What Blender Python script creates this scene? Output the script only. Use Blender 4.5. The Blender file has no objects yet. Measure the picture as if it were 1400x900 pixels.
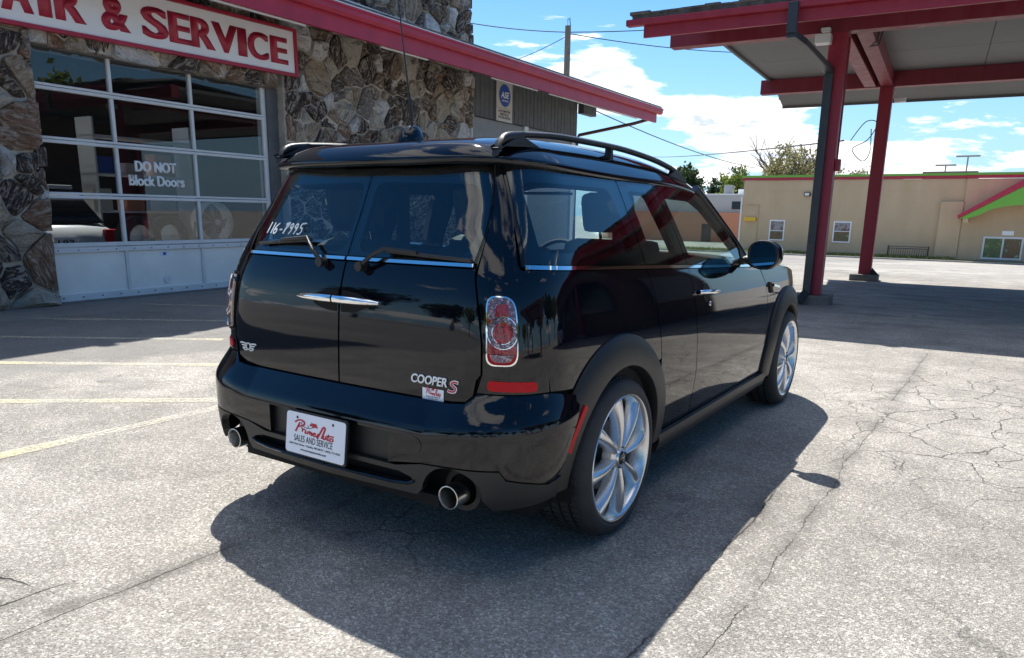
import bpy, bmesh, math, random
import numpy as np
from mathutils import Vector, Matrix
from mathutils.geometry import delaunay_2d_cdt

random.seed(7); rng = np.random.RandomState(7)
SC = bpy.context.scene
COL = SC.collection
R = math.radians

# ------------------------------------------------------------------ camera
CAMPOS = Vector((2.0127, -2.5176, 1.2313))
CR = Vector((0.83318647, 0.55278235, 0.01523091)); CU = Vector((-0.13710851, 0.17981861, 0.9740978)); CF = Vector((-0.53572527, 0.8136934, -0.2256136))
FPX = 1013.27
cd = bpy.data.cameras.new('camera'); cam = bpy.data.objects.new('camera', cd); COL.objects.link(cam)
M = Matrix((CR, CU, -CF)).transposed().to_4x4(); M.translation = CAMPOS
cam.matrix_world = M
cd.sensor_width = 36.0; cd.sensor_fit = 'HORIZONTAL'; cd.lens = FPX/1400*36.0
cd.shift_y = (525-450)/1400.0
cd.clip_start = 0.05; cd.clip_end = 4000
SC.camera = cam

# ------------------------------------------------------------------ light
SUNV = Vector((-0.457, 0.45, 1.0)).normalized()          # towards the sun
sl = bpy.data.lights.new('sun', 'SUN'); sl.energy = 5.0; sl.angle = R(0.5); sl.color = (1.0, 0.955, 0.88)
so = bpy.data.objects.new('sun', sl); COL.objects.link(so)
so.rotation_euler = SUNV.to_track_quat('Z', 'Y').to_euler()
SC.view_settings.view_transform = 'Standard'; SC.view_settings.look = 'None'
SC.view_settings.exposure = 0.93; SC.view_settings.gamma = 1.0
try: SC.view_settings.use_curve_mapping = False
except Exception: pass
SC.cycles.max_bounces = 10; SC.cycles.transparent_max_bounces = 24

world = bpy.data.worlds.new('World'); SC.world = world; world.use_nodes = True
def build_world():
    nt = world.node_tree; N = nt.nodes; L = nt.links; N.clear()
    out = N.new('ShaderNodeOutputWorld'); bg = N.new('ShaderNodeBackground'); L.new(bg.outputs[0], out.inputs[0])
    bg.inputs['Strength'].default_value = 0.078
    sky = N.new('ShaderNodeTexSky'); sky.sky_type = 'NISHITA'; sky.sun_disc = False
    sky.sun_elevation = math.asin(SUNV.z); sky.sun_rotation = math.atan2(SUNV.x, SUNV.y)
    sky.air_density = 1.0; sky.dust_density = 0.4; sky.ozone_density = 1.6; sky.altitude = 300
    hs = N.new('ShaderNodeHueSaturation'); hs.inputs['Saturation'].default_value = 1.38; hs.inputs['Value'].default_value = 1.15
    L.new(sky.outputs[0], hs.inputs['Color'])
    tc = N.new('ShaderNodeTexCoord'); sep = N.new('ShaderNodeSeparateXYZ'); L.new(tc.outputs['Generated'], sep.inputs[0])
    def math_(op, a, b=None, c=None, clamp=False):
        n = N.new('ShaderNodeMath'); n.operation = op; n.use_clamp = clamp
        for i, v in enumerate((a, b, c)):
            if v is None: continue
            if isinstance(v, (int, float)): n.inputs[i].default_value = v
            else: L.new(v, n.inputs[i])
        return n.outputs[0]
    # project the view direction on a cloud layer (softened towards the horizon)
    zc = math_('ADD', math_('MAXIMUM', sep.outputs[2], 0.0), 0.16)
    px = math_('DIVIDE', sep.outputs[0], zc); py = math_('DIVIDE', sep.outputs[1], zc)
    def field(dz, scale, detail, w):
        cmb = N.new('ShaderNodeCombineXYZ'); L.new(px, cmb.inputs[0]); L.new(py, cmb.inputs[1])
        L.new(math_('MULTIPLY', math_('ADD', sep.outputs[2], dz), 7.0), cmb.inputs[2])
        mp = N.new('ShaderNodeMapping'); L.new(cmb.outputs[0], mp.inputs[0]); mp.inputs['Location'].default_value = (w, w*0.7, 1.3)
        mp.inputs['Scale'].default_value = (1, 1, 1.0)
        n = N.new('ShaderNodeTexNoise'); n.inputs['Scale'].default_value = scale; n.inputs['Detail'].default_value = detail
        n.inputs['Roughness'].default_value = 0.62; n.inputs['Distortion'].default_value = 0.25
        L.new(mp.outputs[0], n.inputs['Vector']); return n.outputs[0]
    f1 = field(0.0, 0.95, 9, 3.1); f2 = field(0.035, 0.95, 9, 3.1); f3 = field(0.0, 0.38, 3, 9.4)
    elev = math_('MULTIPLY', math_('SUBTRACT', 0.17, sep.outputs[2]), 0.85)     # more cloud low down
    elev = math_('MINIMUM', math_('MAXIMUM', elev, -0.05), 0.045)
    elev = math_('ADD', elev, math_('MULTIPLY', math_('SUBTRACT', sep.outputs[2], 0.36, clamp=True), 0.17))    # high cloud added out of view for more neutral fill light
    # cumulus heaps: where single big ones stand
    def heap(dx, dy, dz, w, amp, flat=1.6):
        d = Vector((dx, dy, dz)).normalized()
        a = math_('SUBTRACT', sep.outputs[0], d.x); b = math_('SUBTRACT', sep.outputs[1], d.y); c = math_('MULTIPLY', math_('SUBTRACT', sep.outputs[2], d.z), flat)
        q = math_('ADD', math_('ADD', math_('MULTIPLY', a, a), math_('MULTIPLY', b, b)), math_('MULTIPLY', c, c))
        return math_('MULTIPLY', math_('EXPONENT', math_('MULTIPLY', q, -1.0/(w*w))), amp)
    def pxdir(x, y): v = CF+CR*((x-700)/FPX)-CU*((y-525)/FPX); return v.normalized()
    for hx, hy, w, amp in ((805, 95, 0.055, 0.13), (850, 115, 0.04, 0.07), (700, -5, 0.06, 0.11), (650, 90, 0.05, -0.15), (730, 165, 0.04, -0.10), (860, -30, 0.07, 0.10), (1290, 190, 0.16, 0.10), (1010, 190, 0.09, 0.10), (960, 60, 0.07, -0.12), (900, 140, 0.05, -0.05), (1000, 110, .06, -.10), (560, -120, 0.2, -0.08), (1200, -150, .3, -.05)):
        dd = pxdir(hx, hy); elev = math_('ADD', elev, heap(dd.x, dd.y, dd.z, w, amp))
    base = math_('ADD', math_('ADD', f1, math_('MULTIPLY', math_('SUBTRACT', f3, 0.5), 0.42)), elev)
    mask = N.new('ShaderNodeMapRange'); mask.interpolation_type = 'SMOOTHSTEP'; L.new(base, mask.inputs[0])
    mask.inputs[1].default_value = 0.585; mask.inputs[2].default_value = 0.64
    up = math_('SUBTRACT', f1, f2)                                             # tops bright, undersides grey
    lit = N.new('ShaderNodeMapRange'); L.new(up, lit.inputs[0]); lit.inputs[1].default_value = -0.035; lit.inputs[2].default_value = 0.045
    thick = N.new('ShaderNodeMapRange'); L.new(base, thick.inputs[0]); thick.inputs[1].default_value = 0.61; thick.inputs[2].default_value = 0.70
    shade = math_('MULTIPLY', math_('SUBTRACT', 1.0, lit.outputs[0]), thick.outputs[0])
    cr = N.new('ShaderNodeMix'); cr.data_type = 'RGBA'; L.new(shade, cr.inputs['Factor'])
    cr.inputs['A'].default_value = (10.5, 10.4, 10.3, 1); cr.inputs['B'].default_value = (5.2, 5.9, 7.2, 1)
    mx = N.new('ShaderNodeMix'); mx.data_type = 'RGBA'; L.new(mask.outputs[0], mx.inputs['Factor'])
    hz = N.new('ShaderNodeMapRange'); L.new(sep.outputs[2], hz.inputs[0]); hz.inputs[1].default_value = 0.0; hz.inputs[2].default_value = 0.20; hz.inputs[3].default_value = 0.8; hz.inputs[4].default_value = 0.0
    hm = N.new('ShaderNodeMix'); hm.data_type = 'RGBA'; L.new(hz.outputs[0], hm.inputs['Factor']); L.new(hs.outputs[0], hm.inputs['A']); hm.inputs['B'].default_value = (1.9, 4.4, 7.4, 1)
    L.new(hm.outputs['Result'], mx.inputs['A']); L.new(cr.outputs['Result'], mx.inputs['B'])
    L.new(mx.outputs['Result'], bg.inputs['Color'])
build_world()

# ------------------------------------------------------------------ materials
class NT:
    def __init__(s, name):
        s.m = bpy.data.materials.new(name); s.m.use_nodes = True; s.t = s.m.node_tree; s.N = s.t.nodes; s.L = s.t.links
        s.b = s.N['Principled BSDF']; s.out = s.N['Material Output']
    def n(s, typ, **k):
        o = s.N.new(typ)
        for a, b in k.items(): setattr(o, a, b)
        return o
    def set(s, o, name, v):
        if hasattr(v, 'is_output') or hasattr(v, 'links'): s.L.new(v, o.inputs[name])
        else: o.inputs[name].default_value = v
    def coord(s, kind='Object', scale=(1, 1, 1), rot=(0, 0, 0), loc=(0, 0, 0)):
        tc = s.n('ShaderNodeTexCoord'); mp = s.n('ShaderNodeMapping'); s.L.new(tc.outputs[kind], mp.inputs[0])
        mp.inputs['Scale'].default_value = scale; mp.inputs['Rotation'].default_value = rot; mp.inputs['Location'].default_value = loc
        return mp.outputs[0]
    def pos(s, scale=(1, 1, 1), rot=(0, 0, 0), loc=(0, 0, 0)):
        g = s.n('ShaderNodeNewGeometry'); mp = s.n('ShaderNodeMapping'); s.L.new(g.outputs['Position'], mp.inputs[0])
        mp.inputs['Scale'].default_value = scale; mp.inputs['Rotation'].default_value = rot; mp.inputs['Location'].default_value = loc
        return mp.outputs[0]
    def noise(s, v, scale, detail=4, rough=0.55, dist=0.0):
        o = s.n('ShaderNodeTexNoise'); s.L.new(v, o.inputs['Vector'])
        for k, x in (('Scale', scale), ('Detail', detail), ('Roughness', rough), ('Distortion', dist)): o.inputs[k].default_value = x
        return o.outputs[0]
    def vor(s, v, scale, feature='F1', rnd=1.0, out=0):
        o = s.n('ShaderNodeTexVoronoi', feature=feature); s.L.new(v, o.inputs['Vector']); o.inputs['Scale'].default_value = scale
        o.inputs['Randomness'].default_value = rnd
        return o.outputs[out]
    def ramp(s, f, stops, interp='LINEAR'):
        o = s.n('ShaderNodeValToRGB'); s.L.new(f, o.inputs[0]); o.color_ramp.interpolation = interp
        e = o.color_ramp.elements
        while len(e) < len(stops): e.new(0.5)
        for i, (p, c) in enumerate(stops):
            e[i].position = p; e[i].color = (c, c, c, 1) if isinstance(c, (int, float)) else (*c, 1)
        return o.outputs[0]
    def mix(s, f, a, b, blend='MIX'):
        o = s.n('ShaderNodeMix', data_type='RGBA', blend_type=blend)
        for nm, v in (('Factor', f), ('A', a), ('B', b)):
            if isinstance(v, tuple): v = (*v, 1) if len(v) == 3 else v
            s.set(o, nm, v)
        return o.outputs['Result']
    def ma(s, op, a, b=0.0, clamp=False):
        o = s.n('ShaderNodeMath', operation=op, use_clamp=clamp)
        for i, v in enumerate((a, b)):
            if isinstance(v, (int, float)): o.inputs[i].default_value = v
            else: s.L.new(v, o.inputs[i])
        return o.outputs[0]
    def bump(s, h, strength=0.5, dist=0.01, nrm=None):
        o = s.n('ShaderNodeBump'); o.inputs['Strength'].default_value = strength; o.inputs['Distance'].default_value = dist
        s.L.new(h, o.inputs['Height'])
        if nrm is not None: s.L.new(nrm, o.inputs['Normal'])
        return o.outputs[0]
    def P(s, **k):
        for a, v in k.items():
            a = {'color': 'Base Color', 'rough': 'Roughness', 'metal': 'Metallic', 'normal': 'Normal', 'coat': 'Coat Weight', 'coatr': 'Coat Roughness', 'alpha': 'Alpha', 'ior': 'IOR', 'spec': 'Specular IOR Level', 'trans': 'Transmission Weight'}.get(a, a)
            if isinstance(v, tuple) and len(v) == 3: v = (*v, 1)
            s.set(s.b, a, v)
        return s.m
MATS = {}
def simple(name, color, rough=0.5, metal=0.0, var=0.0, vs=6.0, bump=0.0, bs=60.0, **k):
    t = NT(name); v = t.pos()
    c = color
    if var > 0:
        n = t.noise(v, vs, 5, 0.6)
        c = t.mix(t.ramp(n, [(0.3, 0.0), (0.7, 1.0)]), tuple(x*(1-var) for x in color), tuple(min(1, x*(1+var)) for x in color))
    t.P(color=c, rough=rough, metal=metal, **k)
    if bump > 0: t.P(normal=t.bump(t.noise(v, bs, 4), bump, 0.01))
    MATS[name] = t.m; return t.m

def asphalt():
    t = NT('asphalt'); v = t.pos()
    grit = t.noise(v, 150, 3, 0.75); grit2 = t.vor(v, 170); big = t.noise(v, 0.35, 4, 0.6); mid = t.noise(v, 2.3, 6, 0.65)
    g = t.vor(v, 135, out=1); gv = t.n('ShaderNodeSeparateColor'); t.L.new(g, gv.inputs[0])
    pale = t.ramp(gv.outputs[0], [(0.0, (0.25, 0.235, 0.213)), (0.5, (0.352, 0.333, 0.305)), (0.85, (0.465, 0.44, 0.402)), (1.0, (0.66, 0.625, 0.57))])
    pits = t.ramp(grit, [(0.33, 0.25), (0.45, 1.0)])
    c = t.mix(0.85, pale, pits, 'MULTIPLY')
    c = t.mix(1.0, c, t.ramp(mid, [(0.30, 0.72), (0.70, 1.12)]), 'MULTIPLY')
    c = t.mix(1.0, c, t.ramp(big, [(0.32, 0.80), (0.68, 1.10)]), 'MULTIPLY')
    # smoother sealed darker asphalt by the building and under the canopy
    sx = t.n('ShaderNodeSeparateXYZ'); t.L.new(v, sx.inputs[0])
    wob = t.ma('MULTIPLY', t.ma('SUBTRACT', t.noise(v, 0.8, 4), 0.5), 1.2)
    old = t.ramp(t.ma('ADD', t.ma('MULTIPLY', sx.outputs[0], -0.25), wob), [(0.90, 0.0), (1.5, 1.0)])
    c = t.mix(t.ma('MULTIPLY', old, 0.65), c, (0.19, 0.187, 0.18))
    # long seam crack with stains running diagonally through the shadow, and alligator cracks on the right
    def crackline(x0, y0, x1, y1, wid, wobble, seed):
        dx, dy = x1-x0, y1-y0; l = math.hypot(dx, dy); dx /= l; dy /= l
        wv = t.pos(loc=(seed, 0, 0)); w = t.ma('MULTIPLY', t.ma('SUBTRACT', t.noise(wv, 1.6, 7, 0.65), 0.5), wobble)
        d = t.ma('ADD', t.ma('ADD', t.ma('MULTIPLY', t.ma('SUBTRACT', sx.outputs[0], x0), -dy), t.ma('MULTIPLY', t.ma('SUBTRACT', sx.outputs[1], y0), dx)), w)
        d = t.ma('ABSOLUTE', d)
        along = t.ma('ADD', t.ma('MULTIPLY', t.ma('SUBTRACT', sx.outputs[0], x0), dx), t.ma('MULTIPLY', t.ma('SUBTRACT', sx.outputs[1], y0), dy))
        inside = t.ma('MULTIPLY', t.ma('GREATER_THAN', along, 0.0), t.ma('LESS_THAN', along, l))
        brk = t.ramp(t.noise(t.pos(loc=(seed, 3, 0)), 3.5, 3), [(0.35, 0.0), (0.5, 1.0)])
        ln = t.ma('MULTIPLY', t.ma('MULTIPLY', t.ma('SUBTRACT', 1.0, t.ma('DIVIDE', d, wid), True), inside), brk)
        return ln, d, inside
    cr = None; st = None
    for (a, wid) in (((1.27, -1.6, 1.27, 1.2, 0.13, 3.1), 0.006), ((-0.27, -1.9, -0.24, 0.6, 0.10, 8.7), 0.0028), ((1.44, -1.4, 1.50, 5.6, 0.14, 5.5), 0.0018), ((-0.75, -1.58, -0.38, -1.50, 0.12, 12.2), 0.006), ((-0.52, -2.0, -0.46, -1.42, .10, 17.), .006)):
        l1, d1, ins = crackline(a[0], a[1], a[2], a[3], wid, a[4], a[5])
        s1 = t.ma('MULTIPLY', t.ma('SUBTRACT', 1.0, t.ma('DIVIDE', d1, 0.075), True), ins)
        s1 = t.ma('MULTIPLY', s1, t.ramp(t.noise(t.pos(loc=(a[5], 1, 0)), 2.6, 5, 0.7), [(0.40, 0.0), (0.56, 1.0)]))
        cr = l1 if cr is None else t.ma('MAXIMUM', cr, l1); st = s1 if st is None else t.ma('MAXIMUM', st, s1)
    wv = t.n('ShaderNodeMix', data_type='VECTOR'); 
    dn = t.n('ShaderNodeTexNoise'); t.L.new(v, dn.inputs['Vector']); dn.inputs['Scale'].default_value = 2.2; dn.inputs['Detail'].default_value = 5
    wv.inputs['Factor'].default_value = 0.32; t.L.new(v, wv.inputs['A']); t.L.new(dn.outputs['Color'], wv.inputs['B'])
    cell = t.vor(wv.outputs['Result'], 4.3, 'DISTANCE_TO_EDGE'); cell2 = t.vor(wv.outputs['Result'], 1.1, 'DISTANCE_TO_EDGE')
    cl = t.ma('SUBTRACT', 1.0, t.ma('DIVIDE', cell, 0.016), True); cl2 = t.ma('SUBTRACT', 1.0, t.ma('DIVIDE', cell2, 0.010), True)
    # cracked zone: ellipse to the right of the car
    ddx = t.ma('DIVIDE', t.ma('SUBTRACT', sx.outputs[0], 2.15), 1.25); ddy = t.ma('DIVIDE', t.ma('SUBTRACT', sx.outputs[1], 3.1), 2.3)
    zone = t.ma('SUBTRACT', 1.25, t.ma('ADD', t.ma('ADD', t.ma('MULTIPLY', ddx, ddx), t.ma('MULTIPLY', ddy, ddy)), t.ma('MULTIPLY', t.ma('SUBTRACT', t.noise(v, 1.2, 3), 0.5), 1.5)), True)
    cl = t.ma('MULTIPLY', cl, zone)
    cl2 = t.ma('MULTIPLY', cl2, t.ramp(t.noise(v, 0.7, 3), [(0.50, 0.0), (0.66, 1.0)]))
    cr = t.ma('MAXIMUM', t.ma('MAXIMUM', cr, cl), t.ma('MULTIPLY', cl2, 0.55))
    c = t.mix(t.ma('MULTIPLY', st, 0.62), c, (0.105, 0.10, 0.09))
    # an oily patch, bottom left
    ox = t.ma('DIVIDE', t.ma('SUBTRACT', sx.outputs[0], -0.31), 0.07); oy = t.ma('DIVIDE', t.ma('SUBTRACT', sx.outputs[1], -1.53), 0.09)
    oil = t.ma('SUBTRACT', 1.1, t.ma('ADD', t.ma('ADD', t.ma('MULTIPLY', ox, ox), t.ma('MULTIPLY', oy, oy)), t.ma('MULTIPLY', t.ma('SUBTRACT', t.noise(v, 9, 5), 0.5), 2.5)), True)
    c = t.mix(t.ma('MULTIPLY', oil, 0.55), c, (0.13, 0.125, 0.11))
    c = t.mix(t.ma('MULTIPLY', cr, 0.8), c, (0.045, 0.04, 0.036))
    # drips, worn tyre tracks and slightly different resurfaced patches
    dr = t.ramp(t.noise(t.pos(loc=(3, 1, 0)), 4.2, 3, 0.5), [(0.66, 0.0), (0.74, 1.0)])
    c = t.mix(t.ma('MULTIPLY', dr, 0.35), c, (0.12, 0.115, 0.105))
    tr_ = t.ramp(t.noise(t.pos(scale=(2.4, 0.22, 1), rot=(0, 0, 0.12)), 1.0, 4, 0.6), [(0.52, 0.0), (0.68, 1.0)])
    c = t.mix(t.ma('MULTIPLY', tr_, 0.22), c, (0.15, 0.143, 0.13))
    pt_ = t.n('ShaderNodeSeparateColor'); t.L.new(t.vor(t.pos(rot=(0, 0, 0.3)), 0.33, out=1), pt_.inputs[0])
    c = t.mix(1.0, c, t.ramp(pt_.outputs[1], [(0.0, 0.90), (1.0, 1.05)]), 'MULTIPLY')
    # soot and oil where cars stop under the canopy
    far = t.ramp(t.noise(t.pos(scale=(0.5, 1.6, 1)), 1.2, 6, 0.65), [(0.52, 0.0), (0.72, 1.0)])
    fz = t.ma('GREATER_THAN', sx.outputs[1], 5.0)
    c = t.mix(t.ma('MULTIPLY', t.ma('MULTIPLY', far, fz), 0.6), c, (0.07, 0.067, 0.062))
    hgt = t.ma('ADD', t.ma('MULTIPLY', grit2, 0.9), t.ma('MULTIPLY', grit, 0.8))
    hgt = t.ma('SUBTRACT', hgt, t.ma('MULTIPLY', cr, 2.0))
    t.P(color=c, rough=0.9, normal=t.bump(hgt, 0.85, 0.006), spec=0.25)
    MATS['asphalt'] = t.m
asphalt()

def paint_black():
    t = NT('car_paint'); v = t.pos()
    fl = t.vor(v, 900, out=1)
    c = t.mix(0.15, (0.0022, 0.003, 0.006), fl, 'MULTIPLY')
    dust = t.noise(v, 14, 6, 0.7)
    t.P(color=(0.0022, 0.003, 0.0065), rough=t.ramp(dust, [(0.3, 0.02), (0.8, 0.06)]), coat=0.0, ior=1.50, normal=t.bump(t.noise(v, 130, 2), 0.012, 0.002))
    MATS['car_paint'] = t.m
paint_black()
simple('black_gloss', (0.004, 0.004, 0.005), 0.07)
simple('black_plastic', (0.011, 0.0115, 0.0125), 0.42, bump=0.15, bs=700)
simple('black_void', (0.003, 0.003, 0.003), 0.9)
simple('rubber', (0.030, 0.030, 0.031), 0.72, var=0.2, vs=20)
simple('chrome', (0.86, 0.87, 0.88), 0.05, 1.0)
simple('steel', (0.55, 0.54, 0.52), 0.25, 1.0, var=0.15, vs=30)
simple('exhaust_soot', (0.012, 0.011, 0.010), 0.8)
simple('brake_iron', (0.16, 0.15, 0.14), 0.45, 0.9)
simple('alloy_silver', (0.70, 0.71, 0.72), 0.26, 0.88, coat=0.5, coatr=0.08)
simple('dark_interior', (0.018, 0.018, 0.019), 0.75)
simple('grey_interior', (0.06, 0.062, 0.066), 0.7)
simple('white_plate', (0.80, 0.83, 0.90), 0.35)
simple('ink_black', (0.02, 0.02, 0.025), 0.5)
simple('ink_red', (0.50, 0.01, 0.03), 0.45)
simple('white_letter', (0.92, 0.93, 0.93), 0.4)
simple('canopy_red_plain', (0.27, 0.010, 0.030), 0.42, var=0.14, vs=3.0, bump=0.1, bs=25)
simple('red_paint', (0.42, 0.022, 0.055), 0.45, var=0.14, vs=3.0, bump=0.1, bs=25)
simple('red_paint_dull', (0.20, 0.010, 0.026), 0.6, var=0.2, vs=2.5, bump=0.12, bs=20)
simple('sign_white', (0.90, 0.90, 0.92), 0.35, var=0.04, vs=1.5)
simple('white_metal', (0.72, 0.73, 0.74), 0.4, var=0.06, vs=3)
simple('door_panel', (0.88, 0.87, 0.82), 0.45, var=0.07, vs=1.8)
simple('alu_frame', (0.72, 0.73, 0.73), 0.35, 0.0, var=0.08, vs=4)
simple('grey_siding', (0.11, 0.115, 0.118), 0.65, var=0.18, vs=5, bump=0.3, bs=18)
simple('grey_panel', (0.26, 0.27, 0.28), 0.6, var=0.08)
simple('flashing', (0.05, 0.058, 0.075), 0.45, var=0.15, vs=2)
simple('soffit_grey', (0.13, 0.132, 0.135), 0.65, var=0.10, vs=0.8)
simple('concrete', (0.34, 0.32, 0.29), 0.9, var=0.25, vs=5, bump=0.5, bs=30)
simple('concrete_dark', (0.16, 0.155, 0.145), 0.9, var=0.3, vs=4, bump=0.6, bs=22)
simple('downspout_dark', (0.028, 0.036, 0.045), 0.42, var=0.15)
simple('brown_pipe', (0.10, 0.030, 0.025), 0.5)
simple('wood_pole', (0.20, 0.17, 0.14), 0.85, var=0.2, vs=3)
simple('wire', (0.02, 0.02, 0.022), 0.6)
simple('curb', (0.32, 0.31, 0.29), 0.9, var=0.2, vs=2)
simple('green_paint', (0.16, 0.42, 0.05), 0.5, var=0.05)
simple('yellow_paint', (0.75, 0.45, 0.03), 0.5)
simple('orange_wall', (0.55, 0.24, 0.14), 0.85, var=0.08)
simple('pale_wall', (0.50, 0.48, 0.45), 0.85, var=0.08)
simple('bark', (0.10, 0.08, 0.06), 0.9, var=0.3, vs=4)
simple('lens_red', (0.46, 0.002, 0.010), 0.22, spec=0.22)
simple('lens_clear', (0.55, 0.55, 0.56), 0.12, 0.6, coat=1.0, coatr=0.02)
simple('mirror_glass', (0.38, 0.52, 0.54), 0.01, 1.0)
simple('blue_sign', (0.02, 0.09, 0.42), 0.45)
simple('beige_sign', (0.62, 0.58, 0.52), 0.5)
simple('dark_brick', (0.13, 0.07, 0.05), 0.85, var=0.3, vs=6, bump=0.4, bs=20)
simple('tan_rail', (0.03, 0.03, 0.03), 0.5)
simple('white_car_paint', (0.70, 0.71, 0.72), 0.15, coat=0.6, coatr=0.03)
simple('silver_car_paint', (0.42, 0.44, 0.46), 0.22, 0.6, coat=0.6, coatr=0.03)
simple('darkblue_car_paint', (0.02, 0.03, 0.06), 0.12, coat=0.6, coatr=0.03)
simple('lamp_lens', (0.75, 0.74, 0.70), 0.3)
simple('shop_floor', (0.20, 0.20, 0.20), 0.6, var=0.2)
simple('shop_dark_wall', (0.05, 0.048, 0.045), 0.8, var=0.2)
simple('sticker_green', (0.35, 0.75, 0.25), 0.5)

def glass(name, tint, refl=1.0, dirt=0.0, rough=0.0, f0=0.075):
    t = NT(name); N = t.N
    tr = t.n('ShaderNodeBsdfTransparent'); tr.inputs[0].default_value = (*tint, 1)
    gl = t.n('ShaderNodeBsdfGlossy'); gl.inputs['Roughness'].default_value = rough; gl.inputs['Color'].default_value = (refl, refl, refl, 1)
    # Schlick reflectance on |N.I|, the same from either side of the thin pane; both its faces reflect
    gm = t.n('ShaderNodeNewGeometry'); dt = t.n('ShaderNodeVectorMath', operation='DOT_PRODUCT'); t.L.new(gm.outputs['Normal'], dt.inputs[0]); t.L.new(gm.outputs['Incoming'], dt.inputs[1])
    ci = t.ma('SUBTRACT', 1.0, t.ma('ABSOLUTE', dt.outputs['Value']), True)
    f2 = t.ma('ADD', t.ma('MULTIPLY', t.ma('POWER', ci, 5.0), 0.92), f0, True)
    mx = t.n('ShaderNodeMixShader'); t.L.new(f2, mx.inputs[0]); t.L.new(tr.outputs[0], mx.inputs[1]); t.L.new(gl.outputs[0], mx.inputs[2])
    last = mx.outputs[0]
    if dirt:
        df = t.n('ShaderNodeBsdfDiffuse'); df.inputs[0].default_value = (0.5, 0.5, 0.5, 1)
        m2 = t.n('ShaderNodeMixShader'); t.L.new(t.ma('MULTIPLY', t.noise(t.pos(), 2.0, 6, 0.7), dirt), m2.inputs[0])
        t.L.new(last, m2.inputs[1]); t.L.new(df.outputs[0], m2.inputs[2]); last = m2.outputs[0]
    t.L.new(last, t.out.inputs[0]); MATS[name] = t.m
glass('car_glass', (0.80, 0.92, 0.87)); glass('car_glass_dark', (0.66, 0.76, 0.76)); glass('shop_glass', (0.70, 0.73, 0.74), 0.9, 0.010, f0=0.05)
glass('lamp_glass', (0.95, 0.6, 0.6))

def stone_mat():
    t = NT('field_stone'); oi = t.n('ShaderNodeObjectInfo'); v = t.pos()
    r = oi.outputs['Random']
    base = t.ramp(r, [(0.0, (0.10, 0.076, 0.066)), (0.16, (0.26, 0.18, 0.13)), (0.30, (0.44, 0.335, 0.24)), (0.42, (0.54, 0.45, 0.35)), (0.52, (0.085, 0.062, 0.060)), (0.64, (0.34, 0.20, 0.13)), (0.72, (0.27, 0.235, 0.215)), (0.82, (0.60, 0.54, 0.46)), (0.90, (0.84, 0.83, 0.82))], 'CONSTANT')
    cmb = t.n('ShaderNodeCombineXYZ'); t.L.new(t.ma('MULTIPLY', r, 40.0), cmb.inputs[0]); t.L.new(t.ma('MULTIPLY', r, 73.0), cmb.inputs[1])
    rv = t.n('ShaderNodeVectorRotate', rotation_type='X_AXIS'); t.L.new(t.pos(), rv.inputs['Vector']); t.L.new(t.ma('MULTIPLY', r, 61.0), rv.inputs['Angle'])
    ad = t.n('ShaderNodeVectorMath', operation='ADD'); t.L.new(rv.outputs[0], ad.inputs[0]); t.L.new(cmb.outputs[0], ad.inputs[1])
    mp = t.n('ShaderNodeMapping'); t.L.new(ad.outputs[0], mp.inputs[0]); mp.inputs['Scale'].default_value = (5.0, 6.5, 1.5)
    streak = t.noise(mp.outputs[0], 2.2, 10, 0.72, 1.6)
    c = t.mix(t.ramp(streak, [(0.50, 0.0), (0.58, 0.75), (0.70, 0.2)]), base, (0.72, 0.635, 0.53))
    c = t.mix(t.ramp(streak, [(0.34, 0.9), (0.45, 0.0)]), c, (0.045, 0.034, 0.030))
    rust = t.noise(ad.outputs[0], 2.3, 4, 0.6)
    c = t.mix(t.ramp(rust, [(0.58, 0.0), (0.72, 0.45)]), c, (0.22, 0.12, 0.07))
    h = t.ma('ADD', t.ma('MULTIPLY', streak, 1.5), t.noise(v, 26, 6, 0.7))
    t.P(color=c, rough=0.88, normal=t.bump(h, 1.0, 0.05), spec=0.3)
    MATS['field_stone'] = t.m
stone_mat()
simple('mortar', (0.52, 0.46, 0.385), 0.95, var=0.25, vs=9, bump=0.9, bs=35)

def stucco():
    t = NT('tan_stucco'); v = t.pos()
    n = t.noise(t.pos(scale=(1, 1, 0.35)), 0.9, 5, 0.6)
    c = t.mix(t.ramp(n, [(0.3, 0.0), (0.75, 1.0)]), (0.53, 0.385, 0.235), (0.61, 0.45, 0.285))
    t.P(color=c, rough=0.92, normal=t.bump(t.noise(v, 20, 4), 0.2, 0.02)); MATS['tan_stucco'] = t.m
stucco()
def shingle():
    t = NT('roof_shingle'); v = t.pos()
    n = t.vor(v, 5, out=1)
    c = t.mix(t.ramp(t.noise(v, 7, 5), [(0.3, 0.0), (0.7, 1.0)]), (0.055, 0.05, 0.048), (0.17, 0.16, 0.15))
    t.P(color=c, rough=0.95, normal=t.bump(t.noise(v, 30, 5), 0.8, 0.02)); MATS['roof_shingle'] = t.m
shingle()
def line_paint():
    t = NT('worn_line_paint'); v = t.pos()
    n = t.noise(v, 45, 5, 0.75); m = t.noise(v, 1.2, 4)
    sx = t.n('ShaderNodeSeparateXYZ'); t.L.new(v, sx.inputs[0])
    c = t.mix(t.ramp(m, [(0.4, 0.0), (0.6, 1.0)]), (0.66, 0.60, 0.38), (0.66, 0.63, 0.54))
    keep = t.ma('SUBTRACT', n, t.ma('MULTIPLY', t.ma('SUBTRACT', m, 0.5), 0.5))
    t.P(color=c, rough=0.85, alpha=t.ramp(keep, [(0.38, 0.02), (0.60, 0.60)]), normal=t.bump(t.noise(v, 95, 3), 0.6, 0.005)); MATS['worn_line_paint'] = t.m
line_paint()
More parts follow.
